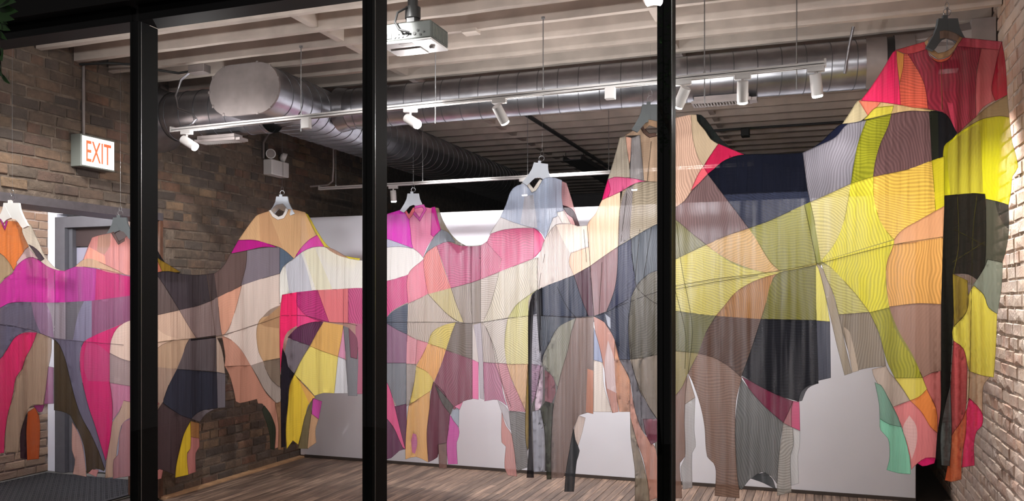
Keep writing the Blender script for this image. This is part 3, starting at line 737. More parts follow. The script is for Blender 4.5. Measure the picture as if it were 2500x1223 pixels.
# dark pipe and cable tray on the far ceiling
pa, pb = P(1262, 278, 8.0), P(1405, 400, 10.8)
pa.z = pb.z = 3.27; 
mb = MB(); mb.tube([(-2.49, 6.6, 3.275), (-2.49, 13.5, 3.275)], .02, 8); tag(mb.build('sprinkler_pipe', M['dark_steel'], None, 60), 'dark pipe running back under the far joists', 'pipe')
ct = thing('cable_tray', (-2.6, 10, 3.2), 'dark cable tray hanging below the far joists', 'tray')
mb = MB(); mb.box(-2.75, -2.53, 9.3, 12.8, 3.19, 3.20); mb.box(-2.75, -2.74, 9.3, 12.8, 3.19, 3.25); mb.box(-2.54, -2.53, 9.3, 12.8, 3.19, 3.25); mb.build('tray_body', M['dark_steel'], ct)
for yy in (9.4, 11.0, 12.6):
    for xx in (-2.745, -2.535): mb = MB(); mb.tube([(xx, yy, 3.25), (xx, yy, 3.30)], .004, 6); mb.build('tray_hanger', M['dark_steel'], ct)
mb = MB(); mb.tube([(-1.75, 8.62, 3.285), (.9, 8.62, 3.285)], .012, 8); tag(mb.build('ceiling_pipe', M['dark_steel'], None, 60), 'dark pipe running crosswise under the far joists', 'pipe')
mb = MB(); mb.cbox(-.72, -.64, 8.55, 8.66, 3.2, 3.28, .006); tag(mb.build('ceiling_sensor', M['dark_plastic']), 'small black sensor under the dark cross pipe', 'sensor')
# ---- steel struts and chain beside the duct end
mb = MB(); mb.tube([(.20, 5.70, 3.30), (.175, 5.72, 3.18), (.15, 5.73, 3.02)], .009, 8); tag(mb.build('duct_strap', M['galv'], None, 60), 'bent steel strap holding the long duct near the wall', 'strap')
# ================================================================== GARMENTS
# Seven sheer patchwork garments hang in one line: out of the alcove, along the brown brick wall, past the white
# partition and forward to the buff brick wall.  DEPTH is that line (picture column -> metres from the eye);
# every panel is cut on this hanging surface and gets the folds of the cloth.
DEPTH = [(-120,4.95),(30,5.37),(290,6.2),(400,6.62),(500,7.02),(600,7.2),(690,7.24),(780,7.30),(870,7.34),(1008,7.22),(1160,6.98),(1318,6.64),(1450,6.12),(1590,5.62),(1770,5.28),(1950,4.98),(2150,4.62),(2310,4.42),(2420,4.42),(2490,4.36),(2600,4.3)]
def hermite(tab, x):
    n = len(tab)
    if x <= tab[0][0]: return tab[0][1]
    for i in range(n-1):
        if x <= tab[i+1][0]:
            x0, y0 = tab[i]; x1, y1 = tab[i+1]; h = x1-x0; t = (x-x0)/h
            m0 = (y1-(tab[i-1][1] if i else y0)) / (x1-(tab[i-1][0] if i else x0))*h
            m1 = ((tab[i+2][1] if i+2 < n else y1)-y0) / ((tab[i+2][0] if i+2 < n else x1)-x0)*h
            return (2*t**3-3*t*t+1)*y0 + (t**3-2*t*t+t)*m0 + (-2*t**3+3*t*t)*y1 + (t**3-t*t)*m1
    return tab[-1][1]
_arc = [0.0]; _pv = None
for x in range(-120, 2620, 10):
    zc = hermite(DEPTH, x); a, b = ray(x); v = Vector((a*zc, b*zc))
    if _pv is not None: _arc.append(_arc[-1] + (v-_pv).length)
    _pv = v
def arc(x):
    f = min(max((x+120)/10, 0), len(_arc)-1.001); i = int(f); return _arc[i] + (_arc[i+1]-_arc[i])*(f-i)
TIGHT = [(1005,14,1.0),(1315,34,1.4),(1340,20,1.0),(1545,50,1.0),(2320,40,1.2),(2380,50,1.0),(700,22,.8),(150,60,.4),(1260,30,.4),(40,40,.7),(1080,30,.5)]
def fold(x, y):
    s = arc(x); z = (HY-y)/F_PX*6
    low = min(1.0, max(.25, (y-450)/500))
    d = .015*low*(math.sin(2*math.pi*s/.21 + .7*math.sin(2.1*z+1)) + .6*math.sin(2*math.pi*s/.127 + 1.3*z + 2))
    for c, wd, a in TIGHT:
        g = math.exp(-((x-c)/wd)**2)
        if g > .02: d += g*a*low*.030*math.sin(2*math.pi*s/.062 + .5*math.sin(3*z))
    return d
def cloth_pt(x, y, layer=0.0):
    zc = hermite(DEPTH, x)
    return P(x, y, zc + fold(x, y) + layer)

# garment key -> (name of the look, label)
GARM = {
 'A': 'sheer patchwork garment with orange yoke and magenta band hanging in the alcove opening',
 'B': 'sheer patchwork garment with pink yoke, charcoal middle and cream panels against the brown brick wall',
 'C': 'sheer patchwork garment with tan yoke, white neckband and yellow leg at the partition corner',
 'D': 'sheer patchwork garment with magenta yoke and coral neckband in front of the white partition',
 'E': 'sheer patchwork garment with pale blue yoke and white cuff in front of the white partition',
 'F': 'sheer patchwork garment with taupe yoke and brown neckband beside the navy panels',
 'G': 'largest sheer patchwork garment with red yoke, lime and yellow panels at the buff brick wall'}
# one line per panel: garment  colour[/opacity]  [flags]  outline;  flags: ~ no seam, b back layer, m strong weave pattern, n neckband
PANELS = """
A 8a6a80 ~ 296,672 378,668 378,1150 300,1165 296,1000
C b06a80 ~ 864,632 938,690 938,1100 932,960 864,962
F 807468 ~ 1600,335 1655,285 1655,1215 1600,1215
G 8a8440 ~ 1640,520 1724,590 1830,552 1980,490 2132,425 2280,392 2304,400 2300,905 2252,915 2122,765 2004,645 1990,785 1850,785 1700,870 1640,860
E 34343e ~ 1292,704 1313,700 1402,668 1442,646 1510,598 1542,580 1652,530 1652,868 1540,880 1512,880 1482,800 1450,785 1404,792 1360,830 1325,885 1300,1000 1292,1010
D a09488 ~ 925,690 1036,632 1102,590 1120,598 1150,600 1174,598 1218,590 1300,632 1292,890 1176,886 1152,880 1090,860 1060,935 1000,985 925,985
B a08a7c ~ 345,772 440,755 532,724 600,690 684,650 684,945 640,905 612,895 542,825 464,830 432,905 396,985 372,1005 345,1000
A 807080 ~ 0,760 60,736 135,738 302,724 302,930 268,935 200,935 160,880 132,830 92,816 40,820 0,850
C b08a80 ~ 684,665 720,628 790,602 868,640 868,870 842,880 790,790 725,805 700,905 684,915
E 6e6a68 ~ 1300,880 1325,885 1360,940 1350,1000 1346,1150 1300,1150 1290,1000
A c8bfae b 50,541 75,548 92,585 110,625 138,656 170,662 165,690 60,670
A 4a4048 b 70,597 82,603 96,615 108,632 96,640 86,620
B 16171a b 330,560 360,575 376,596 388,618 402,640 420,655 441,664 420,675 376,668 350,640
C dccb3c b 742,517 752,524 775,565 800,600 830,620 858,628 880,631 862,655 800,640 760,590
D 736c54 b 1058,505 1071,508 1080,535 1100,570 1120,590 1142,602 1118,620 1085,580 1066,545
E e0aaaa b 1362,438 1383,447 1395,485 1405,520 1414,550 1395,565 1375,520
E 4b3236 b 1370,500 1395,509 1405,524 1415,551 1405,552 1398,532 1385,522
F 191c1c b 1690,280 1712,281 1730,300 1760,340 1790,365 1812,375 1842,381 1820,395 1780,380 1745,365
G a08474/.72 ~ 2252,106 2280,82 2305,74 2330,80 2353,93 2342,104 2326,97 2305,93 2285,99 2268,114
C a89484/.72 ~ 662,513 675,500 690,497 702,511 692,516 680,509 668,521
F a58468/.72 ~ 1566,300 1580,292 1604,296 1604,312 1585,306 1574,316
G 191c30 b 1806,379 1900,376 1960,372 2000,350 2030,322 2055,302 2072,302 2060,340 1990,400 1900,405
A e57f3a -40,545 0,538 12,560 18,540 37,540 48,560 58,580 70,602 60,610 52,624 40,645 33,660 25,645 10,625 0,618 -40,600
A e98a44 ~ 37,541 55,544 54,565 70,601 60,606 50,580
A c83a9a n -20,530 0,536 12,562 19,540 15,539 11,553 3,536 -20,524
A b39a78 -40,600 0,619 12,628 25,645 33,660 26,668 12,678 0,690 -40,705
A d9b9bd 68,603 94,632 75,630 43,650 40,640 60,612
A cc309e -40,710 0,694 12,680 30,668 40,650 62,632 80,628 95,635 115,650 140,660 150,661 160,662 160,739 135,740 60,737 20,741 0,752 -40,760
A a83f8c ~ 158,661 180,652 190,650 235,656 242,670 235,733 158,739
A b02a68 ~ 235,656 302,672 340,680 340,718 302,724 232,733
A 6a6578 -40,760 0,752 20,741 60,737 78,738 85,770 100,815 75,805 40,797 0,792 -40,790
A 8c6e8c ~ 76,738 112,739 125,770 131,824 100,815 85,780
A 968c96 ~ 112,739 160,738 160,828 131,824 125,770
A 6a666e ~ 160,738 205,735 190,770 178,829 160,828
A 7e7a92 ~ 205,735 225,734 224,823 205,833 178,830 190,770
A 84506e ~ 224,734 302,724 340,719 340,780 302,790 270,800 224,823
A 67647a -40,790 0,792 40,797 75,805 55,812 38,825 20,850 8,865 4,900 -10,940 -40,940
A d62d69 8,868 20,848 38,822 60,812 91,812 85,830 75,850 60,880 50,912 38,925 33,955 25,990 18,1020 12,1060 10,1105 -20,1110 -20,900
A a58c78 90,813 110,818 126,827 125,860 118,900 112,950 105,989 82,988 68,1000 60,1020 50,1060 45,1105 12,1103 15,1040 22,1000 35,960 40,920 55,900 62,875 78,845
A 96507f/.8 118,895 131,897 131,985 108,986
A 4b3e2d 132,828 145,840 160,880 172,930 185,980 200,1020 222,1060 240,1100 257,1140 254,1150 235,1144 212,1156 206,1095 195,1060 180,1030 172,1014 150,1004 132,1001
A 696478 132,828 160,828 205,834 196,855 195,890 200,930 215,985 235,1050 250,1100 259,1130 256,1146 240,1100 222,1060 200,1020 185,980 172,930 160,880 145,842
A c9246a 205,834 225,822 255,808 285,796 303,789 290,800 278,815 270,835 268,870 268,930 272,960 275,1005 272,1055 265,1100 258,1126 250,1100 232,1040 215,990 202,935 195,895 197,855
A b93c70 ~ 215,835 240,842 268,865 268,932 215,930 205,900 207,855
A d7beaf 340,775 302,789 285,802 273,825 268,862 302,878 340,885
A a08c8c 268,862 302,878 340,885 340,945 302,940 268,934
A be7896 268,934 302,940 340,945 340,1000 302,978 290,1005 275,1025 275,985
A bea08c 340,985 302,978 290,1008 275,1030 270,1065 259,1130 257,1167 280,1164 283,1120 291,1060 302,1030 340,1010
A a5787d 340,1015 302,1030 292,1060 288,1110 278,1122 276,1169 302,1164 340,1160
A c8a096 176,1030 185,1045 197,1070 205,1110 211,1164 178,1157 183,1122 176,1100
A c88c8c 215,1155 225,1145 241,1147 235,1164
A af5023 68,1006 85,995 95,1015 98,1050 95,1120 66,1123 64,1060
A 3c232d 66,1008 64,1060 66,1121 50,1118 50,1060 58,1030
A 8a2c68 82,990 108,988 103,1005 94,1006
B c3827d 188,650 200,640 212,610 225,580 240,575 270,569 277,566 289,592 302,584 322,562 350,568 372,590 376,640 345,675 302,670 250,660 220,634 205,634
B aa8273 ~ 240,576 270,570 268,600 255,621 236,615
B e19680 ~ 205,633 218,603 236,613 256,625 258,645 225,633
B be9b7d 183,651 205,633 225,632 255,645 290,662 304,670 250,657 215,652
B 6a5654 n 272,569 289,597 304,588 304,582 290,589 278,566
B 8c6e28 376,612 386,630 410,645 440,664 378,668 366,660
B c8785f 372,608 382,630 396,662 366,672 360,640
B 3e373c 378,666 410,662 450,670 490,671 525,667 530,690 531,725 515,735 470,750 438,757 430,745 410,710 385,675
B 4a3f40 ~ 505,669 524,667 534,725 513,734
B 5f5250 340,690 372,668 382,670 410,712 438,757 400,766 372,772 340,780
B 695552 523,668 545,650 563,618 600,611 612,608 603,640 590,697 560,712 531,726
B 827882 603,611 640,605 675,602 684,603 684,668 640,680 588,697 600,650
B cdaf9b 340,781 372,772 438,757 455,785 470,810 481,826 440,830 372,838 340,842
B dcbea8 ~ 340,800 372,795 400,815 440,829 372,838 340,842
B 8c7876 438,757 470,750 513,735 531,725 534,755 542,818 528,820 481,827 460,795
B e1a58c 532,726 560,712 590,697 585,730 570,770 557,808 545,820 541,815 535,770
B e1cdc3 590,697 640,680 684,667 684,745 660,755 640,775 630,790 545,819 558,803 575,755
B e4d0c6 541,820 630,790 627,810 630,840 637,865 643,882 612,892 590,855 565,830
B b99b82 340,868 372,840 400,832 440,829 464,827 452,850 440,880 431,901 372,895 340,893
B d7b9a5 340,845 372,838 425,830 395,842 378,858 366,880 340,880
B 5f5558 463,827 480,825 527,819 528,907 500,905 432,901 445,870 455,840
B 1e1a1e ~ 465,827 527,819 527,825 466,832
B 32323e 432,901 480,905 529,909 531,940 531,996 505,1000 480,1010 468,1023 440,1015 420,1000 398,983 400,970 412,940
B 736c73 529,908 550,912 550,994 531,996
B bea596 528,822 538,842 545,870 549,912 529,908
B a58c7d 340,893 372,896 432,901 412,940 396,983 380,1010 374,1060 340,1070
B be6e73 366,970 389,985 374,997
B b99178 374,997 389,985 380,1015 374,1050
B 4b3c3e 396,983 420,1000 445,1015 467,1022 455,1045 445,1070 435,1105 428,1145 427,1160 405,1150 390,1145 372,1150 340,1155 340,1075 374,1060 380,1015
B b97873 374,1166 380,1150 390,1145 398,1147 394,1168 376,1173
B e6c337 465,1029 465,1095 457,1105 460,1140 463,1158 428,1166 430,1140 440,1095 450,1058
B aa784b 466,1028 486,1033 486,1070 466,1066
B c8827d 466,1066 486,1070 487,1090 478,1105 478,1152 460,1158 457,1108 465,1095
B 6e6469 467,1022 480,1009 500,1000 531,996 503,1010 488,1030
B cd9682 542,820 565,830 590,857 612,892 585,893 548,894 550,870
B c08874 549,894 612,892 630,925 650,960 672,982 688,1000 688,1030 680,1092 671,1095 672,1040 655,1005 640,985 630,985 627,974 585,984 576,980 570,950 560,915
B 32342a 645,990 660,1010 672,1045 670,1098 660,1095 658,1060 650,1030 640,1000
B a5968e 612,892 643,884 655,915 684,945 684,992 668,977 645,950 628,918
B cda57d 684,750 660,770 640,775 630,790 626,815 632,860 643,882 684,874
B b48c69 ~ 634,790 684,746 684,802 645,796
B 827062 643,882 684,874 684,945 665,930 650,905
B 8c6950 672,985 692,978 692,1098 679,1098 680,1040
C e1b487 582,586 600,560 625,527 632,523 658,515 664,526 678,534 692,530 702,511 715,511 745,518 760,550 773,575 755,585 735,605 718,632 700,615 685,605 655,595 620,586
C d6a67c ~ 632,523 655,516 672,560 690,605 655,595 635,590
C f2ece8 n 656,514 665,529 678,537 693,533 704,512 698,508 690,525 680,529 668,521 661,512
C be238c 582,586 620,586 655,595 677,604 640,603 600,612 564,619
C e146b4 718,632 735,605 755,585 774,574 791,602 760,604 740,615
C 5f6e82 685,605 700,615 718,632 690,652 688,666 683,668 683,605
C ebe8e1 683,668 690,652 718,630 740,613 762,604 790,602 805,612 830,625 868,634 935,640 935,706 868,703 780,710 710,716 690,719 688,735 682,742
C ccccd6 ~ 697,648 735,618 750,660 762,711 706,716
C ebe6cd ~ 740,614 768,604 812,707 772,710
C ff326e 689,720 725,713 725,795 702,810 693,830 689,870 684,915 683,780 686,742
C c83c82 m 725,713 775,708 790,745 803,786 772,782 740,765 725,745
C eb4687 725,745 745,768 775,782 790,786 745,792 725,802
C e67d82 775,708 850,705 850,788 803,786 790,750
C cd5a8c m 850,705 868,703 935,706 935,792 868,790 850,788
C 643755 m 702,824 725,800 760,787 790,785 775,810 756,843 725,833
C 786e76 703,825 755,843 735,880 718,912 702,896 694,870
C 231e26 690,850 698,870 703,895 718,912 705,940 703,985 698,1020 697,1090 687,1092 686,1000 686,900
C e1af64 790,786 838,794 835,830 825,871 790,860 757,845 775,810
C d796b4 838,795 843,840 843,878 825,870 833,830
C ebd773 757,845 790,858 825,870 820,920 816,960 790,959 768,966 750,945 719,914 735,880
C e6c341 719,914 735,935 755,955 769,969 752,990 745,1020 737,1050 728,1085 715,1075 700,1096 698,1050 703,990 708,940
C e1aa5a ~ 727,924 767,967 755,986
C d7d7dc 825,870 843,877 850,960 816,960
C 7d7d82 838,795 850,800 872,830 872,966 850,966 845,880
C 824b5f 851,800 872,826 872,876 856,872
C 6e6246 764,972 760,1000 763,1015 755,1045 752,1095 728,1095 737,1050 745,1015
C be9673 760,1008 778,1022 770,1050 772,1080 750,1096 755,1045
C c34ba0 764,972 786,980 778,1023 761,1010
D dc3cbe 920,590 932,572 940,545 946,522 985,510 995,529 1000,535 1003,560 1008,606 985,600 960,588 932,580
D e182a5 1000,533 1012,520 1012,505 1035,505 1050,508 1060,505 1068,540 1076,561 1060,578 1042,605 1033,629 1020,615 1008,605 1002,560
D cd2896 1054,506 1062,505 1076,561 1058,578 1052,573 1053,540
D ea7882 n 983,509 998,535 1011,520 1013,506 1008,507 998,524 989,508
D d45aaa n 1012,503 1035,499 1041,512 1025,540 1008,522 1012,516 1024,531 1035,512 1031,505 1012,509
D 7d828c 1077,560 1095,568 1112,592 1095,589 1062,601 1045,616 1034,629 1045,604 1060,578
D b9b9cd 920,588 932,579 960,588 1008,606 970,602 932,606
D ebe7e3 918,612 932,606 970,602 1008,607 1025,619 1036,632 1020,650 1000,668 960,682 918,692
D dc5a91 m 918,692 960,682 996,671 996,738 985,743 955,761 934,787 918,790
D e18296 996,671 1034,633 1038,680 1045,717 1005,739 996,741
D eb8c87 m 1034,631 1045,613 1066,600 1072,620 1085,660 1101,703 1045,718 1038,680
D c85f87 m 1066,600 1092,590 1120,599 1150,602 1150,691 1101,703 1085,655
D af5073 1150,602 1173,600 1173,683 1150,691
D d77391 m 1173,600 1200,582 1235,560 1250,560 1240,600 1222,640 1218,666 1173,683
E e1648f m 1188,592 1200,567 1235,560 1270,557 1305,557 1322,573 1331,592 1320,612 1300,632 1240,655 1218,664 1224,632
E eb3c82 1303,557 1322,572 1331,592 1318,614 1303,630
D 555f70 m 996,741 994,816 970,805 945,790 934,787 955,763 975,750
D c8b9ac m 996,741 1046,718 1060,735 1090,765 1120,785 1000,787 995,787
D cdbe8c m 1046,718 1101,703 1115,745 1132,787 1112,782 1080,755
D a5988c m 1101,703 1150,690 1153,789 1132,787 1115,745
D 968a80 1150,690 1173,682 1173,787 1153,789
D cdc0b4 m 1173,682 1218,664 1210,700 1195,750 1178,786 1173,788
E d7cdb9 m 1218,664 1300,632 1313,628 1313,706 1270,740 1240,776 1178,787 1195,750 1210,700
D 8c6982 918,790 934,788 945,790 970,805 994,816 992,886 918,886
D 7d8087 918,886 992,886 992,992 970,994 958,970 945,935 932,913 918,905
D 69415a 918,985 960,992 992,986 994,1096 975,1100 955,1118 932,1122 918,1122
D dc5a8c 918,905 932,913 950,945 962,985 975,1040 990,1097 983,1092 960,1042 918,985
D d796a0 994,815 1018,830 1016,889 992,889
D a59b96 992,888 1016,889 1012,930 1000,985 992,992
D c3b4a8 m 994,786 1112,787 1078,795 1055,815 1045,837 1018,829 994,817
D d78c96 1018,829 1045,837 1030,870 1014,892
D d7c36e m 1113,787 1100,820 1089,853 1045,838 1055,812 1080,795
D ebaf6e m 1045,838 1089,853 1075,895 1060,931 1045,910 1016,894 1032,865
D d7be69 1016,894 1045,910 1059,931 1050,956 1020,975 998,990 1010,940
D dcaa6e 998,989 1050,955 1048,1000 1042,1060 1045,1128 1015,1115 990,1121 990,1080 994,1020
D be6e96 ~ 1004,1075 1008,1058 1016,1060 1019,1082 1013,1108 1006,1104
D 786c62 m 1113,787 1153,789 1153,877 1089,855 1100,820
D 8c5564 m 1089,855 1153,877 1153,974 1130,980 1110,1000 1095,990 1060,933 1075,895
D 6e4450 1058,932 1085,960 1099,1006 1095,1040 1092,1080 1090,1100 1072,1100 1068,1116 1046,1128 1042,1060 1048,1000 1052,958
D 5a5552 1062,940 1085,965 1107,992 1100,1012 1080,985
D 7d5f58 1070,1085 1091,1080 1091,1143 1072,1143
D e178a5 1153,877 1168,885 1168,975 1153,973
D cdc3be 1153,789 1160,820 1168,884 1153,878
D b4acb2 1156,793 1174,788 1180,830 1181,975 1172,972 1168,880
D c85aa5 1098,1012 1120,1045 1120,1065 1115,1080 1117,1133 1094,1133 1090,1085 1096,1040
D a0a8b4 1105,1000 1121,995 1120,1043 1102,1018
D e182a5 1109,992 1130,981 1122,1000
E cdc3b9 m 1178,787 1240,776 1235,810 1232,850 1237,889 1208,886 1195,830 1185,797
D beb2ac m 1174,788 1185,797 1200,835 1211,887 1180,884
D b97d96 m 1180,884 1211,887 1222,922 1228,960 1237,990 1215,976 1183,979 1181,930
E cd919b m 1208,886 1238,888 1250,930 1270,970 1288,1006 1243,1003 1235,975 1222,925
E bcb6bb 1215,977 1240,1000 1249,1052 1240,1042 1225,1006
E cd9691 1225,1006 1235,1040 1250,1062 1262,1163 1240,1160 1232,1140 1235,1090 1225,1080
E 878482 m 1243,1003 1287,1008 1287,1070 1289,1140 1262,1150 1255,1095 1248,1052
E b4bed2 1222,530 1235,500 1252,460 1283,446 1290,458 1300,470 1310,462 1322,440 1345,432 1372,440 1371,480 1376,515 1360,526 1350,540 1335,575 1330,582 1320,566 1303,557 1260,545
E c8c8d0 ~ 1280,480 1302,475 1312,556 1300,556 1270,546 1276,510
E ece5da n 1282,445 1298,470 1308,466 1324,440 1318,437 1302,460 1288,442
E ded8d6 1195,572 1222,530 1260,545 1304,557 1260,557 1225,562
E f2eee6 1360,518 1376,514 1393,546 1372,549 1361,530
E ebe6e4 1350,532 1363,527 1374,547 1356,549 1341,567 1331,582
E e4d4cb m 1330,584 1341,567 1358,548 1395,547 1410,552 1434,550 1437,605 1396,618 1389,640 1401,673 1340,695 1313,708 1312,640 1320,613
E f0e1d2 ~ 1358,549 1395,547 1410,552 1434,551 1436,600 1391,616 1376,590
F ebc3a5 1434,550 1455,520 1470,488 1490,465 1514,470 1512,600 1475,626 1440,650 1401,673 1389,640 1394,618 1437,603
F cf2a6a 1470,488 1476,465 1484,438 1494,441 1490,462 1484,481
F c85a82 1484,438 1500,432 1540,435 1586,443 1550,448 1520,465 1484,482 1490,462
E 3e4455 m 1313,708 1350,692 1401,672 1412,700 1425,740 1437,771 1330,771 1313,768
E 553a44 1401,672 1440,650 1450,771 1436,771 1420,730
E 825f62 1440,650 1475,625 1509,602 1509,650 1500,710 1481,760 1450,771
F 373a50 m 1509,602 1541,583 1542,620 1552,692 1541,724 1481,760 1500,708 1507,660
E c8c382 m 1313,706 1285,725 1260,745 1240,776 1292,771 1290,737 1300,717
E d7cd96 m 1240,777 1291,771 1291,889 1237,889 1232,850 1234,810
E dcb48c m 1237,889 1291,889 1289,960 1283,1004 1262,955 1245,915
E 8c732d 1283,1002 1289,890 1294,890 1294,1080 1288,1100 1283,1070
E a5a2ac m 1294,771 1314,765 1320,850 1322,892 1294,888
E a07d96 m 1294,888 1322,892 1320,930 1302,980 1294,992
E d7becd 1320,895 1325,895 1323,985 1308,1010 1306,985
E 191920 1308,712 1323,702 1324,830 1318,862 1313,800
E 50555f m 1320,771 1406,776 1385,785 1362,800 1345,830 1338,842 1322,870 1318,830
E 232023 1290,771 1296,730 1308,713 1312,720 1301,771 1297,1000 1303,1166 1286,1166 1291,1080
E 8c8a7d m 1406,776 1395,810 1387,850 1370,910 1362,947 1348,917 1335,905 1324,880 1340,840 1362,800
E 825058 1330,903 1350,920 1356,960 1346,985 1330,980
E 46483c 1318,1002 1332,980 1352,985 1346,1100 1346,1170 1335,1170 1328,1050
E a5a5af 1300,1005 1320,1000 1330,1060 1330,1152 1303,1152
E 7d6962 1406,776 1449,772 1449,870 1448,1003 1412,1014 1402,1040 1393,1080 1385,1140 1375,1166 1345,1166 1345,1100 1350,1000 1362,945 1370,910 1387,850 1395,810
E b97d64 ~ 1434,900 1449,905 1448,1010 1430,1006
E be8778 1449,773 1466,775 1481,796 1493,814 1501,832 1512,877 1500,880 1505,960 1510,1005 1495,1008 1480,950 1475,900 1463,860 1455,820
E d7bebe ~ 1484,830 1500,880 1506,960 1482,948 1476,890
F c89173 1501,832 1512,877 1530,905 1538,930 1540,1005 1512,1005 1505,960 1500,880
E e4d7cd 1449,877 1471,885 1475,945 1495,1006 1449,1005
E 96a0be 1450,800 1462,840 1472,885 1449,878
E cdb9af 1413,1014 1429,1020 1420,1060 1410,1092 1401,1062 1404,1036
E 3c3e41 1400,1045 1405,1075 1415,1100 1408,1125 1401,1200 1378,1200 1382,1150 1392,1090
F aaa091 1484,438 1500,385 1513,336 1528,332 1535,390 1538,433 1520,433 1500,432
F d7a591 1527,333 1542,337 1540,380 1536,402 1530,360
F 8c8787 1542,337 1562,329 1570,400 1572,441 1538,433 1540,380
F a58c76 1525,331 1555,312 1562,303 1572,325 1590,335 1604,331 1652,284 1652,450 1586,443 1572,441 1562,330
F 55413a n 1560,303 1570,324 1586,336 1604,332 1600,324 1585,326 1573,313 1566,299
F 968a78 m 1519,466 1550,448 1586,443 1652,450 1652,530 1605,548 1570,565 1541,583 1509,602 1512,520
F 827a7a m ~ 1516,500 1531,460 1546,454 1537,582 1510,600
F 4e545c m 1541,583 1570,565 1605,547 1652,530 1652,650 1605,660 1580,671 1555,697 1548,660 1542,620
F 645f55 m 1538,738 1553,699 1580,671 1605,660 1652,650 1652,870 1605,866 1570,873 1538,878 1534,800
F 3e4252 m 1450,772 1481,760 1541,726 1537,760 1534,800 1538,878 1512,877 1505,840 1491,806 1475,786
F a0a5b4 ~ 1478,767 1490,776 1491,803 1484,795
F 877a6c 1538,878 1570,873 1605,866 1652,870 1652,1000 1605,1023 1598,1016 1580,985 1560,950 1548,910
F 6e6970 1512,877 1538,878 1548,910 1562,955 1585,995 1603,1022 1570,1023 1577,1062 1565,1045 1550,1000 1538,928
F d79b87 1538,930 1550,1000 1570,1055 1598,1090 1606,1130 1645,1150 1645,1212 1605,1215 1585,1223 1583,1190 1570,1120 1555,1080 1540,1030
F a59682 1539,1020 1555,1080 1570,1130 1583,1190 1585,1223 1550,1223 1550,1150 1545,1110 1540,1070
F 824155 1570,1023 1604,1022 1604,1078 1590,1085 1577,1060
F be9b87 m 1640,290 1685,280 1692,282 1693,340 1705,385 1718,406 1705,430 1692,460 1685,470 1670,491 1640,512
F a59178 1687,280 1700,280 1702,295 1722,320 1735,340 1754,352 1740,370 1719,407 1705,385 1692,340
F a51d40 1754,351 1785,364 1816,377 1790,382 1760,400 1728,424 1717,407 1735,378
F cd5a64 1717,406 1728,424 1705,449 1687,465 1702,430
G 12141f 1728,425 1745,411 1770,391 1815,378 1900,376 1960,373 1971,466 1905,468 1765,474
G 323648 m 1765,474 1905,468 1971,466 1978,493 1930,515 1880,538 1828,557 1800,520
G 7d6464 m 1728,426 1765,475 1800,520 1828,557 1780,573 1724,597 1690,570 1655,540 1640,530 1640,512 1670,491 1690,465
G 87828a m 1960,373 2000,355 2040,335 2070,303 2115,294 2105,325 2090,370 2082,410 2077,448 2030,470 1978,493 1970,450
G 969628 m 2115,294 2150,285 2176,278 2165,320 2145,370 2132,431 2077,448 2085,400 2095,350
G 735555 m 2176,278 2220,270 2268,271 2275,391 2220,412 2132,431 2137,395 2150,350 2168,310
G 19191c 2268,271 2300,274 2316,285 2329,310 2336,325 2325,338 2305,356 2304,382 2275,392
G 26281f ~ 2268,271 2290,273 2292,386 2275,392
G b4a582 2057,302 2075,275 2093,247 2103,243 2118,281 2100,296
G dc785f 2097,246 2150,249 2140,262 2120,284
G cdbe46 2110,292 2138,262 2182,257 2176,277 2150,283
G d7b47d 2150,249 2200,257 2282,270 2268,272 2220,271 2176,278 2182,258 2140,262
G e62d5f 2102,245 2125,215 2155,170 2180,128 2188,122 2190,150 2195,205 2199,256 2150,249
G e19641 2188,124 2207,132 2205,165 2197,202 2192,170
G eb6950 m 2207,132 2218,132 2240,170 2258,210 2266,265 2230,262 2198,256 2197,203 2205,165
G a83448 m 2216,131 2262,120 2268,136 2282,148 2298,152 2318,143 2336,113 2396,118 2385,170 2382,210 2382,286 2365,300 2338,326 2328,310 2315,285 2300,273 2266,266 2258,210 2240,170
G d04660 ~ 2312,250 2326,252 2332,318 2322,290
G c8464b 2188,122 2257,102 2262,121 2216,132
G d2696e 2382,286 2382,205 2388,160 2396,118 2440,121 2430,170 2421,219 2430,244 2400,262
G d75569 2350,92 2400,97 2447,102 2440,122 2396,118 2336,113
G c81e3c 2446,102 2455,160 2459,232 2430,246 2421,220 2429,170 2440,121
G be966e n 2257,102 2268,127 2290,144 2316,137 2336,113 2351,92 2343,90 2327,114 2306,127 2290,130 2276,119 2264,98
G eb6e50 n 2261,118 2272,136 2291,146 2316,139 2330,124 2320,141 2298,152 2280,147
G a58c64 2338,326 2365,300 2382,286 2410,262 2459,232 2464,286 2440,283 2400,290 2370,305
G cdc81e 2304,358 2325,338 2338,326 2370,305 2400,290 2440,283 2464,286 2470,340 2485,408 2472,430 2468,470 2462,500 2435,492 2407,486 2405,474 2370,472 2306,478 2304,420
G b4aa32 ~ 2315,360 2338,334 2390,300 2395,350 2400,470 2372,472 2320,476
G 1c1b16/.92 2306,478 2370,472 2405,474 2408,620 2401,695 2365,670 2325,668 2330,700 2326,800 2321,900 2315,1000 2301,1146 2287,1140 2290,1060 2297,900 2295,750 2298,600
G 46463a 2407,486 2435,492 2462,500 2463,560 2456,610 2447,641 2425,636 2404,652 2400,680 2406,620
G 30302a ~ 2430,492 2462,500 2463,560 2452,550 2436,520
G 7d8273 2376,696 2402,655 2411,633 2448,641 2445,700 2435,766 2412,751 2402,722
G d7c850 2378,697 2402,720 2413,750 2434,766 2431,850 2426,921 2395,916 2367,906 2355,870 2328,832 2326,800 2350,771 2361,758 2365,720
G 826e28 2325,668 2362,685 2361,757 2329,797 2327,740
G b95050 2328,832 2352,852 2361,902 2359,985 2342,1050 2322,1062 2321,950
G c3a587 2361,904 2395,916 2417,920 2401,942 2399,1012 2382,988 2366,973 2359,985
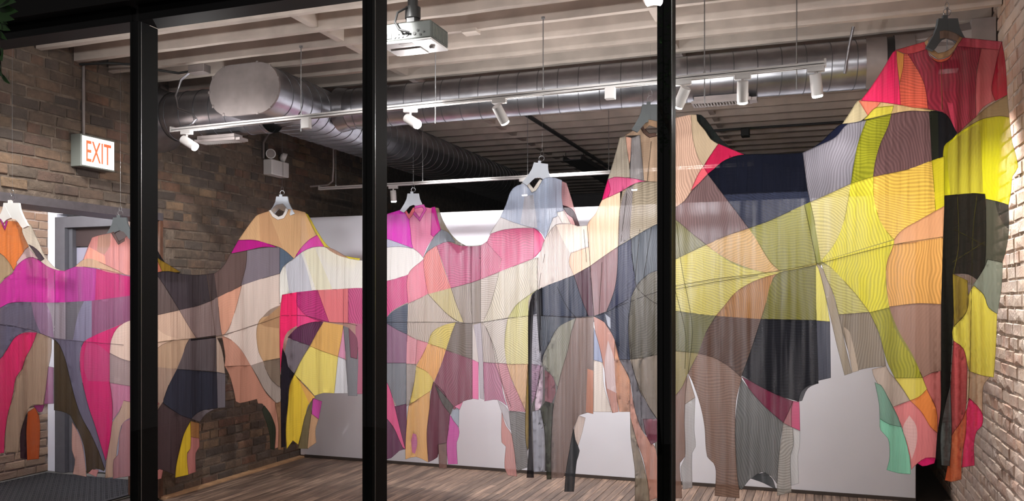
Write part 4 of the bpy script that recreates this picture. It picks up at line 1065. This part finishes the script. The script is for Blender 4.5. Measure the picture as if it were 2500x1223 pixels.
G f02d73 2366,972 2385,990 2399,1012 2397,1040 2385,1052 2378,1082 2379,1136 2348,1141 2355,1060 2361,1000
G e1784b 2324,1062 2345,1032 2360,998 2357,1060 2348,1112 2347,1170 2322,1176 2307,1172 2315,1132 2322,1092
G 696c69 2298,1136 2296,1060 2305,1000 2320,938 2323,1062 2318,1137
G 96913c m 1828,557 1880,538 1930,515 1964,500 1975,545 1985,600 1995,641 1950,652 1905,662 1880,640 1850,590
G 8c8c2d 1964,500 1978,493 1990,550 2004,638 1994,643 1982,580
G dccd7d m 1978,493 2030,470 2077,448 2070,490 2060,540 2040,590 2004,637 1990,550
G e8dc46 m 2077,448 2132,431 2133,480 2145,530 2165,565 2183,584 2010,636 2004,638 2040,591 2060,540 2070,490
G f5c85a m 2132,431 2220,412 2275,392 2280,450 2284,515 2240,540 2205,560 2183,585 2165,565 2145,530 2133,480
G d7c82d 2275,392 2305,381 2306,503 2284,515 2280,450
G dca073 2183,585 2205,560 2240,540 2284,515 2306,503 2303,580 2240,590 2183,598
G e6aa5f m 2182,597 2240,590 2303,580 2298,743 2240,741 2171,749 2165,700 2165,640
G 9b7869 2171,749 2240,741 2298,743 2298,905 2270,912 2253,922 2230,870 2195,810 2178,770
G d7aa64 m 1724,597 1780,573 1828,557 1850,590 1880,638 1905,662 1870,665 1830,655 1780,635 1740,610
G 827d5a m 1640,530 1655,540 1690,570 1724,597 1690,613 1640,637
G d7c855 m 1640,637 1690,613 1724,597 1760,625 1800,648 1870,665 1905,662 1995,641 1992,648 1897,669 1860,681 1825,695 1790,720 1765,755 1748,771 1700,766 1640,758
G b9824b m 1748,771 1770,745 1795,715 1830,692 1870,676 1897,669 1880,697 1870,740 1858,779
G 7d782d m 1897,669 1950,656 1992,647 1993,782 1930,781 1858,779 1870,740 1880,700
G ebde6e 1992,646 2005,670 2015,720 2026,785 1993,782
G 2a2a30 m 1858,779 1993,782 1998,936 1975,941 1956,956 1949,980 1900,965 1850,940 1811,917 1830,860
G 50525f 1993,783 2026,785 2028,922 1998,929
G aa9b87 1994,643 2008,656 2025,690 2048,770 2065,850 2080,910 2062,916 2045,850 2030,785 2015,720 2003,670
G cdc36e m 2005,643 2030,655 2060,685 2095,725 2123,763 2085,765 2048,769 2036,720 2018,680
G 968776 m 2048,768 2123,762 2140,800 2155,850 2163,893 2120,898 2085,906 2075,870 2060,820
G beaa96 ~ 2060,798 2074,810 2096,905 2081,909
G e6da37 m 2006,638 2183,586 2181,600 2166,640 2163,690 2171,751 2123,763 2095,725 2060,685 2028,652
G aaa537 m 2123,763 2171,751 2180,790 2200,830 2232,880 2252,922 2185,923 2165,880 2145,810
G e1cd5a 2185,923 2252,922 2263,950 2242,970 2222,978 2205,950
G f5914b 2222,978 2245,968 2263,950 2286,1000 2288,1056 2270,1040 2250,1006
G beaa9b 2129,902 2163,893 2172,910 2186,925 2222,978 2200,985 2180,994 2160,960 2143,937 2132,915
G eb8787 2180,994 2222,978 2250,1006 2272,1042 2288,1057 2284,1118 2240,1131 2225,1146 2220,1110 2205,1050 2190,1015
G ebb9b4 ~ 2204,1045 2220,1014 2237,1040 2238,1082 2226,1122 2215,1080
G eb2d73 2240,1131 2260,1118 2284,1118 2281,1131 2252,1138
G 8cd7b4 2148,1020 2170,1030 2190,1015 2205,1055 2220,1110 2223,1157 2195,1155 2165,1147 2172,1115 2168,1070 2150,1050
G 7da591 2136,934 2150,940 2165,965 2192,1018 2200,1042 2170,1035 2148,1022 2146,985
G c36e69 2253,922 2275,910 2297,905 2297,1000 2289,1056 2286,1000 2263,950
G 6e554b m 1746,771 1858,779 1835,850 1811,917 1806,925 1780,895 1745,875 1705,862 1722,815
G a58270 m 1705,862 1745,874 1780,895 1811,922 1797,980 1795,1060 1797,1120 1803,1170 1805,1216 1745,1210 1748,1150 1742,1130 1727,1115 1720,1040 1710,990 1690,930 1680,912
G 73703c m 1640,758 1700,766 1748,771 1722,815 1705,862 1640,856
G a5965f 1640,856 1705,862 1690,890 1678,915 1665,945 1640,985
G a58273 1640,985 1665,945 1678,915 1673,970 1672,1030 1672,1115 1660,1130 1663,1180 1665,1216 1640,1216
G c8afa0 1680,914 1697,970 1672,987 1674,950
G e1dede 1697,970 1695,1050 1698,1090 1690,1105 1690,1190 1668,1195 1662,1140 1672,1118 1671,1030 1672,987
G 822d4b 1811,919 1850,940 1900,965 1936,979 1925,1010 1912,1031 1870,995 1835,957
G 80807e m 1810,925 1835,957 1870,995 1912,1032 1905,1080 1900,1130 1897,1181 1882,1162 1860,1152 1835,1165 1810,1196 1804,1190 1797,1120 1795,1040 1800,980
G 55585a 1833,1168 1850,1157 1868,1154 1885,1168 1894,1194 1862,1178
G e65f8c 1936,979 1951,981 1952,1000 1953,1051 1932,1042 1932,1000
G be787f 1936,979 1932,1000 1932,1043 1912,1032 1925,1005
G cdc6bc m 1912,1032 1935,1044 1937,1085 1930,1110 1930,1160 1932,1201 1898,1210 1897,1181 1902,1110 1908,1070
G e8e6e6 1935,1044 1953,1052 1952,1090 1948,1110 1950,1180 1932,1185 1930,1112 1937,1090
G 5f5f64 1949,980 1956,956 1976,941 1998,935 1972,948 1958,978
"""
def smooth_poly(pts, step=9.0):
    n = len(pts); out = []
    def corner(i):
        a = Vector(pts[i]) - Vector(pts[i-1]); b = Vector(pts[(i+1) % n]) - Vector(pts[i])
        if a.length < 1e-6 or b.length < 1e-6: return True
        return a.angle(b) > R(48)
    cor = [corner(i) for i in range(n)]
    for i in range(n):
        p1 = Vector(pts[i]); p2 = Vector(pts[(i+1) % n])
        p0 = p1*2-p2 if cor[i] else Vector(pts[i-1])
        p3 = p2*2-p1 if cor[(i+1) % n] else Vector(pts[(i+2) % n])
        L = (p2-p1).length; m = max(1, int(L/step))
        for k in range(m):
            t = k/m
            # centripetal-like: scale tangents to the segment so uneven spacing does not overshoot
            d0 = (p2-p0); d1 = (p3-p1)
            t0 = d0.normalized()*L if d0.length > 0 else p2-p1
            t1 = d1.normalized()*L if d1.length > 0 else p2-p1
            q = p1*(2*t**3-3*t*t+1) + t0*(t**3-2*t*t+t) + p2*(-2*t**3+3*t*t) + t1*(t**3-t*t)
            out.append((q.x, q.y))
    return out
panels = []
for ln in PANELS.strip().splitlines():
    tk_ = ln.split(); key = tk_[0]; colr = tk_[1]; opac = .87
    if '/' in colr: colr, q = colr.split('/'); opac = float(q)
    fl = ''.join(t for t in tk_[2:] if ',' not in t)
    pts = [tuple(float(v) for v in t.split(',')) for t in tk_[2:] if ',' in t]
    panels.append(dict(g=key, col=colr, op=opac, fl=fl, pts=pts, poly=smooth_poly(pts)))
roots = {}
def garment_root(k):
    if k not in roots:
        xs = [p[0] for q in panels if q['g'] == k for p in q['pts']]; ys = [p[1] for q in panels if q['g'] == k for p in q['pts']]
        roots[k] = thing('patchwork_garment', tuple(cloth_pt((min(xs)+max(xs))/2, max(ys))), GARM[k], 'garment', 'hanging patchwork garments')
    return roots[k]
for k in 'ABCDEFG': garment_root(k)
GAIN = {'A':1.0,'B':1.0,'C':1.0,'D':1.0,'E':1.0,'F':1.0,'G':.84}
def cut_layer(sel, layer):
    verts = []; edges = []
    for q in sel:
        o = len(verts); verts += [Vector(p) for p in q['poly']]; nn = len(verts) - o
        edges += [(o+i, o+(i+1) % nn) for i in range(nn)]
    x0 = min(v.x for v in verts); x1 = max(v.x for v in verts); y0 = min(v.y for v in verts); y1 = max(v.y for v in verts)
    grid = []
    G = 13.0; yy = y0
    row = 0
    while yy < y1:
        xx = x0 + (G/2 if row % 2 else 0)
        while xx < x1:
            if any(p['bb'][0] < xx < p['bb'][2] and p['bb'][1] < yy < p['bb'][3] and in_poly(xx, yy, p['poly']) for p in sel): grid.append(Vector((xx, yy)))
            xx += G*(.55 if any(abs(xx-c) < wd for c, wd, a in TIGHT) else 1)
        yy += G; row += 1
    vo, eo, fo, ov_, oe, of = geometry.delaunay_2d_cdt(verts + grid, edges, [], 0, 1e-3, True)
    own = {}
    for fi, f in enumerate(fo):
        cx_ = sum(vo[i].x for i in f)/3; cy_ = sum(vo[i].y for i in f)/3
        for pi in range(len(sel)-1, -1, -1):
            b_ = sel[pi]['bb']
            if b_[0] <= cx_ <= b_[2] and b_[1] <= cy_ <= b_[3] and in_poly(cx_, cy_, sel[pi]['poly']): own[fi] = pi; break
    cache = {}
    def w3(i):
        if i not in cache: cache[i] = cloth_pt(vo[i].x, vo[i].y, layer)
        return cache[i]
    bypan = {}
    for fi, pi in own.items(): bypan.setdefault(pi, []).append(fi)
    # seams: edges where the owner changes
    ed = {}
    for fi, pi in own.items():
        f = fo[fi]
        for a, b in zip(f, f[1:]+f[:1]): ed.setdefault((min(a,b), max(a,b)), []).append(pi)
    seams = {}
    for (a, b), ow in ed.items():
        if len(ow) == 2:
            if ow[0] == ow[1]: continue
            if '~' in sel[ow[0]]['fl'] or '~' in sel[ow[1]]['fl']: continue
        lum = lambda i: sum(hexc(sel[i]['col']))
        own_p = min(ow, key=lum)
        seams.setdefault(own_p, []).append((a, b, len(ow) == 1))
    for pi, fl_ in sorted(bypan.items()):
        q = sel[pi]; root = garment_root(q['g'])
        used = sorted({i for fi in fl_ for i in fo[fi]}); mp = {i: k for k, i in enumerate(used)}
        nm = 'neckband' if 'n' in q['fl'] else 'fabric_panel'
        me = bpy.data.meshes.new(nm)
        me.from_pydata([w3(i) for i in used], [], [[mp[i] for i in fo[fi]][::-1] for fi in fl_])
        uvl = me.uv_layers.new(name='UVMap')
        for lp in me.loops:
            i = used[lp.vertex_index]; uvl.data[lp.index].uv = (arc(vo[i].x), w3(i).z)
        me.shade_smooth()
        mo = .36 if 'm' in q['fl'] else .06
        rg = random.Random(pi); ang = rg.uniform(-.5, .5) + (0 if rg.random() < .5 else math.pi/2)
        lm = sum(hexc(q['col']))/3
        op_ = .97 if 'n' in q['fl'] else (q['op'] if q['op'] != .87 else (.97 if lm < .04 else .94 if lm < .12 else .91 if lm < .3 else .89))
        me.materials.append(mat_cloth(q['col'], op_, mo, ang, GAIN[q['g']]))
        o = bpy.data.objects.new(nm, me); COL.objects.link(o); o.parent = root
        if pi in seams:
            mb = MB()
            for a, b, hem in seams[pi]:
                A, B = vo[a], vo[b]; d = (B-A)
                if d.length < .3: continue
                d.normalize(); nrm = Vector((-d.y, d.x)); zc = hermite(DEPTH, A.x)
                h = (.0015 if not hem else .0011) * F_PX / zc
                vs = []
                for pnt, sg in ((A-d*.4, 1), (B+d*.4, 1), (B+d*.4, -1), (A-d*.4, -1)):
                    c = pnt + nrm*h*sg; vs.append(cloth_pt(c.x, c.y, layer - .004))
                mb.add(vs, [(0,1,2,3)])
            if mb.v:
                cc = hexc(q['col']); ck = '%02x%02x%02x' % tuple(int(255*min(1, max(0, (1.055*(v*.35+.004)**(1/2.4)-.055)))) for v in cc)
                me2 = bpy.data.meshes.new('seam'); me2.from_pydata(mb.v, [], mb.f); me2.materials.append(mat_cloth(ck, .9, 0, 0))
                so = bpy.data.objects.new('seam', me2); COL.objects.link(so); so.parent = o
for q in panels:
    xs = [p[0] for p in q['poly']]; ys = [p[1] for p in q['poly']]; q['bb'] = (min(xs), min(ys), max(xs), max(ys))
cut_layer([q for q in panels if 'b' in q['fl']], .10)
cut_layer([q for q in panels if 'b' not in q['fl']], 0.0)

# single seams and top-stitched lines that cross the panels
LINES = '''A 133,661 134,740 132,828 | 0,793 75,805 132,826 205,834 302,842
B 345,842 372,838 440,829 527,821 630,791 684,772 | 505,669 515,735 526,820
C 686,770 745,771 803,786 850,789 872,795 | 838,706 838,792
D 925,787 1000,786 1110,787 1153,789 1240,777 1292,771 | 1150,601 1150,690 1153,790 | 1173,601 1173,788 | 1045,718 1090,765 1120,786 | 1185,797 1207,850 1225,930 1250,1000
E 1292,771 1330,770 1395,775 1450,773 1481,761 1541,735 1605,712 1650,700 | 1434,552 1441,650 1450,772 | 1330,620 1316,705 1322,850 1310,985 | 1360,700 1385,750 1406,775 | 1322,905 1302,985 1295,1030 | 1470,640 1462,770 | 1425,560 1432,640
F 1541,584 1545,640 1553,697 1575,722 1605,742 1650,750 | 1534,765 1540,850 1548,910 1580,985 1605,1024 | 1560,872 1563,950 1567,1020 | 1590,345 1580,443 | 1530,470 1516,590 | 1562,560 1550,690 | 1590,555 1572,675
G 1640,699 1760,679 1840,670 1905,660 1994,644 2080,622 2182,597 2302,578 | 1640,707 1760,686 1850,672 | 1652,545 1664,650 1690,800 1680,912 | 1646,700 1662,760 1674,820 1672,900 | 1964,500 1981,580 1994,645 | 2298,152 2300,268 | 2385,478 2376,560 2372,700 2368,900 2365,972 | 2338,480 2340,600 2328,668 | 2330,560 2405,600 | 2326,640 2405,590'''
for ln in LINES.splitlines():
    key, rest_ = ln.split(' ', 1)
    for seg in rest_.split('|'):
        pts = [Vector([float(v) for v in t.split(',')]) for t in seg.split()]
        fine = []
        for i in range(len(pts)-1):
            p1, p2 = pts[i], pts[i+1]; p0 = pts[i-1] if i else p1*2-p2; p3 = pts[i+2] if i+2 < len(pts) else p2*2-p1
            L = (p2-p1).length; m_ = max(2, int(L/8))
            for k in range(m_):
                t = k/m_; t0 = (p2-p0).normalized()*L; t1 = (p3-p1).normalized()*L
                fine.append(p1*(2*t**3-3*t*t+1) + t0*(t**3-2*t*t+t) + p2*(-2*t**3+3*t*t) + t1*(t**3-t*t))
        fine.append(pts[-1])
        mb = MB(); mb.tube([cloth_pt(p.x, p.y, -.004) for p in fine], .0014, 4)
        mb.build('seam', mat_cloth({'A':'5a4a58','B':'6a5548','C':'6a3a4a','G':'5a5424'}.get(key, '3a322e'), .75, 0, 0), garment_root(key), 60)

# ================================================================== HANGERS AND THEIR WIRES
def hanger(x, y, sc, mat, label, wlabel, ytop_wire=None, layer=.03, tilt=0):
    zc = hermite(DEPTH, x) + layer
    base = P(x, y, zc)                                   # bottom middle of the collar piece
    rt = Vector((CA, SA, 0)); up = Vector((0,0,1)); fw = Vector((-SA, CA, 0))
    if tilt: rt = (rt*math.cos(tilt) + up*math.sin(tilt)); up = fw.cross(rt)*-1 if False else rt.cross(fw)
    t = thing('garment_hanger', tuple(base), label, 'hanger', 'broad board hangers')
    k = sc
    sil = [(-.046,.105),(-.052,.06),(-.066,.02),(-.088,-.02),(-.098,-.038),(-.07,-.05),(-.052,-.02),(-.03,.008),(0,.02),(.03,.008),(.052,-.02),(.07,-.05),(.098,-.038),(.088,-.02),(.066,.02),(.052,.06),(.046,.105)]
    mb = MB(); n = len(sil); vs = []
    for dpt in (-.012, .012):
        for u, v in sil: vs.append(base + rt*u*k + up*v*k + fw*(dpt + .25*u*u/k*0))
    fs = []
    h = n//2
    for i in range(h):                                    # triangulate the arch as a strip between the outer and inner line
        pass
    outer = [(-.048,.105),(-.056,.06),(-.074,.02),(-.098,-.02),(-.112,-.042)]; inner = [(0,.010),(-.03,-.002),(-.05,-.024),(-.064,-.044),(-.078,-.058)]
    strip_o = outer[::-1] + [(0,.105)] + [(-u, v) for u, v in outer]; strip_i = inner[::-1] + [(0,.010)] + [(-u, v) for u, v in inner]
    vs = []; m = len(strip_o)
    for dpt in (-.011, .011):
        for (u, v), (a, b) in zip(strip_o, strip_i):
            bow = -.9*(u*k)**2
            vs.append(base + rt*u*k + up*v*k + fw*(dpt+bow)); vs.append(base + rt*a*k + up*b*k + fw*(dpt+bow))
    fs = []; N = 2*m
    for i in range(m-1):
        a = 2*i
        fs += [(a, a+1, a+3, a+2), (N+a, N+a+2, N+a+3, N+a+1), (a, a+2, N+a+2, N+a), (a+1, N+a+1, N+a+3, a+3)]
    fs += [(0, N, N+1, 1), (2*m-2, 2*m-1, N+2*m-1, N+2*m-2)]
    mb.add(vs, fs); mb.build('collar_board', M[mat], t)
    mb = MB(); top = base + up*.105*k
    mb.obox(top + up*.004*k - rt*.012, rt, fw, up, .012, .008, .014); mb.build('grip_tab', M[mat], t)
    mb = MB(); c = top + up*.034*k
    mb.tube([c + (rt*math.cos(a) + up*math.sin(a))*.018*k for a in [2*math.pi*i/14 for i in range(14)]], .0022, 6, closed=True)
    mb.build('ring', M['steel'], t, 60)
    mb = MB(); c2 = c + up*.03*k
    pts = [c2 + rt*.010*k*math.sin(a) + up*(.020*k*math.cos(a)) for a in [2*math.pi*i/12 for i in range(12)]]
    mb.tube(pts, .0016, 6, closed=True); mb.build('clip_loop', M['steel'], t, 60)
    p0 = c + up*.048*k; mb = MB(); mb.tube([p0, (p0.x, p0.y, Z_JOIST if ytop_wire is None else ytop_wire)], .0008, 5)
    tag(mb.build('hanging_wire', M['steel'], None, 60), wlabel, 'wire', 'wires of the hangers')
hanger(30, 536, 1.0, 'hanger_white', 'white board hanger of the orange garment in the alcove opening', 'thin wire above the hanger of the orange garment')
hanger(294, 566, 1.0, 'hanger_dark', 'dark hanger of the pink-yoked garment before the exit door', 'thin wire above the hanger of the pink-yoked garment')
hanger(689, 510, 1.0, 'hanger_grey', 'pale grey board hanger of the tan-yoked garment by the brown brick wall', 'thin wire above the hanger of the tan-yoked garment')
hanger(1009, 503, 1.0, 'hanger_grey', 'pale grey board hanger of the magenta garment', 'thin wire above the hanger of the magenta garment')
hanger(1316, 436, 1.15, 'hanger_grey', 'pale blue-grey board hanger of the pale blue garment', 'thin wire above the hanger of the pale blue garment', tilt=-.12)
hanger(1588, 300, 1.15, 'hanger_dark', 'charcoal board hanger of the taupe garment behind the window post', 'thin wire above the hanger of the taupe garment')
hanger(2312, 98, 1.05, 'hanger_dark', 'charcoal board hanger of the red-yoked garment by the buff brick wall', 'thin wire above the hanger of the red-yoked garment')
# added alcove lamp, a round ceiling fixture out of view that brightens the alcove
al = thing('fill_ceiling_lamp', (-6.0, 4.9, 2.66), 'round white ceiling lamp inside the exit alcove', 'lamp')
mb = MB(); mb.tube([(-6.0, 4.9, 2.70), (-6.0, 4.9, 2.665)], .15, 28); mb.build('lamp_base', M['white_paint'], al, 40)
mb = MB(); mb.tube([(-6.0, 4.9, 2.666), (-6.0, 4.9, 2.645)], [.135, .11], 28); mb.build('diffuser', mat_plain('lit_diffuser', (1,1,1), .4, emit=LIGHT_COL, estr=6), al, 40)
l = bpy.data.lights.new('alcove_fill_lamp', 'POINT'); l.energy = 30; l.color = LIGHT_COL; l.shadow_soft_size = .12
o = bpy.data.objects.new('alcove_fill_lamp', l); COL.objects.link(o); o.location = (-6.0, 4.9, 2.55); o.parent = al

# ================================================================== STREET SIDE (seen mirrored in the panes)
def mirror(p): return Vector((p.x, 2*D_FACADE - p.y, p.z))
lp = mirror(P(1597, -2, 9.0))
sl = thing('street_lamp', (lp.x, lp.y, -.02), 'street lamp with a bright white globe on a dark post across the pavement', 'street lamp')
bm = bmesh.new(); bmesh.ops.create_uvsphere(bm, u_segments=24, v_segments=16, radius=.10, matrix=Matrix.Translation(lp)); bm.verts.index_update()
mb = MB(); mb.add([v.co for v in bm.verts], [[v.index for v in f.verts] for f in bm.faces]); bm.free()
mb.build('globe', mat_plain('lit_globe', (1,1,1), .4, emit=(1,.97,.92), estr=110), sl, 60)
mb = MB(); mb.tube([(lp.x, lp.y, -.02), (lp.x, lp.y, .5), (lp.x, lp.y, lp.z-.13), (lp.x, lp.y, lp.z-.09)], [.09, .05, .035, .07], 16); mb.build('post', M['black_metal'], sl, 40)
mb = MB(); mb.tube([(lp.x, lp.y, lp.z+.09), (lp.x, lp.y, lp.z+.12)], [.06, .02], 16); mb.build('finial', M['black_metal'], sl, 40)
# street tree beside the lamp
tc_ = mirror(P(1690, 60, 11.0)); tc_.x += .2
st = thing('street_tree', (tc_.x, tc_.y, -.02), 'leafy green street tree beside the street lamp', 'tree')
mb = MB(); mb.tube([(tc_.x, tc_.y, -.02), (tc_.x+.05, tc_.y, 1.6), (tc_.x-.03, tc_.y+.05, 3.2), (tc_.x, tc_.y, 5.0)], [.13, .10, .08, .02], 10)
mb.tube([(tc_.x-.02, tc_.y+.03, 2.9), (tc_.x-.5, tc_.y+.2, 3.9), (tc_.x-.8, tc_.y+.3, 4.6)], [.05, .03, .008], 8)
mb.tube([(tc_.x-.02, tc_.y+.03, 3.1), (tc_.x+.5, tc_.y-.2, 4.0), (tc_.x+.9, tc_.y-.3, 4.8)], [.05, .03, .008], 8); mb.build('trunk', mat_plain('bark', rgb(88,72,58), .9, noise=.4), st, 60)
mleaf = mat_plain('green_leaf', rgb(70,112,58), .5, noise=.4, nscale=3)
rnd = random.Random(11); mb = MB()
for i in range(2600):
    while True:
        q = Vector((rnd.uniform(-1,1), rnd.uniform(-1,1), rnd.uniform(-1,1)))
        if .35 < q.length < 1: break
    c = Vector((tc_.x + q.x*1.25, tc_.y + q.y*1.1, 4.35 + q.z*1.15))
    if (c - lp).length < .28: continue
    a = Vector((rnd.gauss(0,1), rnd.gauss(0,1), rnd.gauss(-.4,.6))).normalized(); b = a.cross(Vector((rnd.gauss(0,1), rnd.gauss(0,1), rnd.gauss(0,1)))).normalized()
    L = rnd.uniform(.05, .085)
    mb.add([c, c + a*L*.5 + b*L*.24, c + a*L, c + a*L*.5 - b*L*.24], [(0,1,2,3)])
o = mb.build('foliage', mleaf, st); o['kind'] = 'stuff'
# a spray of leaves hangs into view at the window corner
lb_ = thing('leafy_branch', tuple(P(-30, -20, 3.15)), 'dark green leafy branch hanging down before the window corner near the exit', 'branch')
mb = MB(); pts = [P(x, y, 3.15) for x, y in ((-70,-60), (-30,-10), (-4,60), (-2,120), (2,185))]; mb.tube(pts, .004, 6); mb.build('twig', mat_plain('twig_bark', rgb(60,50,40), .9), lb_, 60)
for (x0_, y0_, x1_, y1_) in ((-10,10,40,5),(-8,25,45,28),(-5,40,36,48),(-12,5,30,-12),(-4,60,26,75),(-6,75,18,98),(-2,118,6,150),(0,150,8,190),(2,180,26,206),(-2,165,14,196),(-10,30,20,60),(-20,0,22,-8)):
    A_, B_ = P(x0_, y0_, 3.15+rnd.uniform(-.05,.05)), P(x1_, y1_, 3.15+rnd.uniform(-.05,.05)); d_ = B_-A_; L = d_.length
    sd = d_.cross(Vector((rnd.uniform(-.4,.4), -1, rnd.uniform(-.3,.3)))).normalized(); nn_ = sd.cross(d_).normalized()
    vs = []; fs = []
    for k in range(7):
        t = k/6; w_ = L*.17*math.sin(math.pi*min(.999, t**.8)); c = A_ + d_*t + nn_*L*.06*math.sin(math.pi*t)
        vs += [c - sd*w_ , c - nn_*w_*.25, c + sd*w_]
    for k in range(6): fs += [(3*k, 3*k+1, 3*k+4, 3*k+3), (3*k+1, 3*k+2, 3*k+5, 3*k+4)]
    q = MB(); q.add(vs, fs); q.build('leaf', mleaf, lb_, 60)

# ---- parts were built in world space: keep them where they are under their thing
for o in bpy.data.objects:
    if o.parent and o.parent.type == 'EMPTY' and o.name not in LOCAL:
        o.matrix_parent_inverse = Matrix.Translation(-o.parent.location)
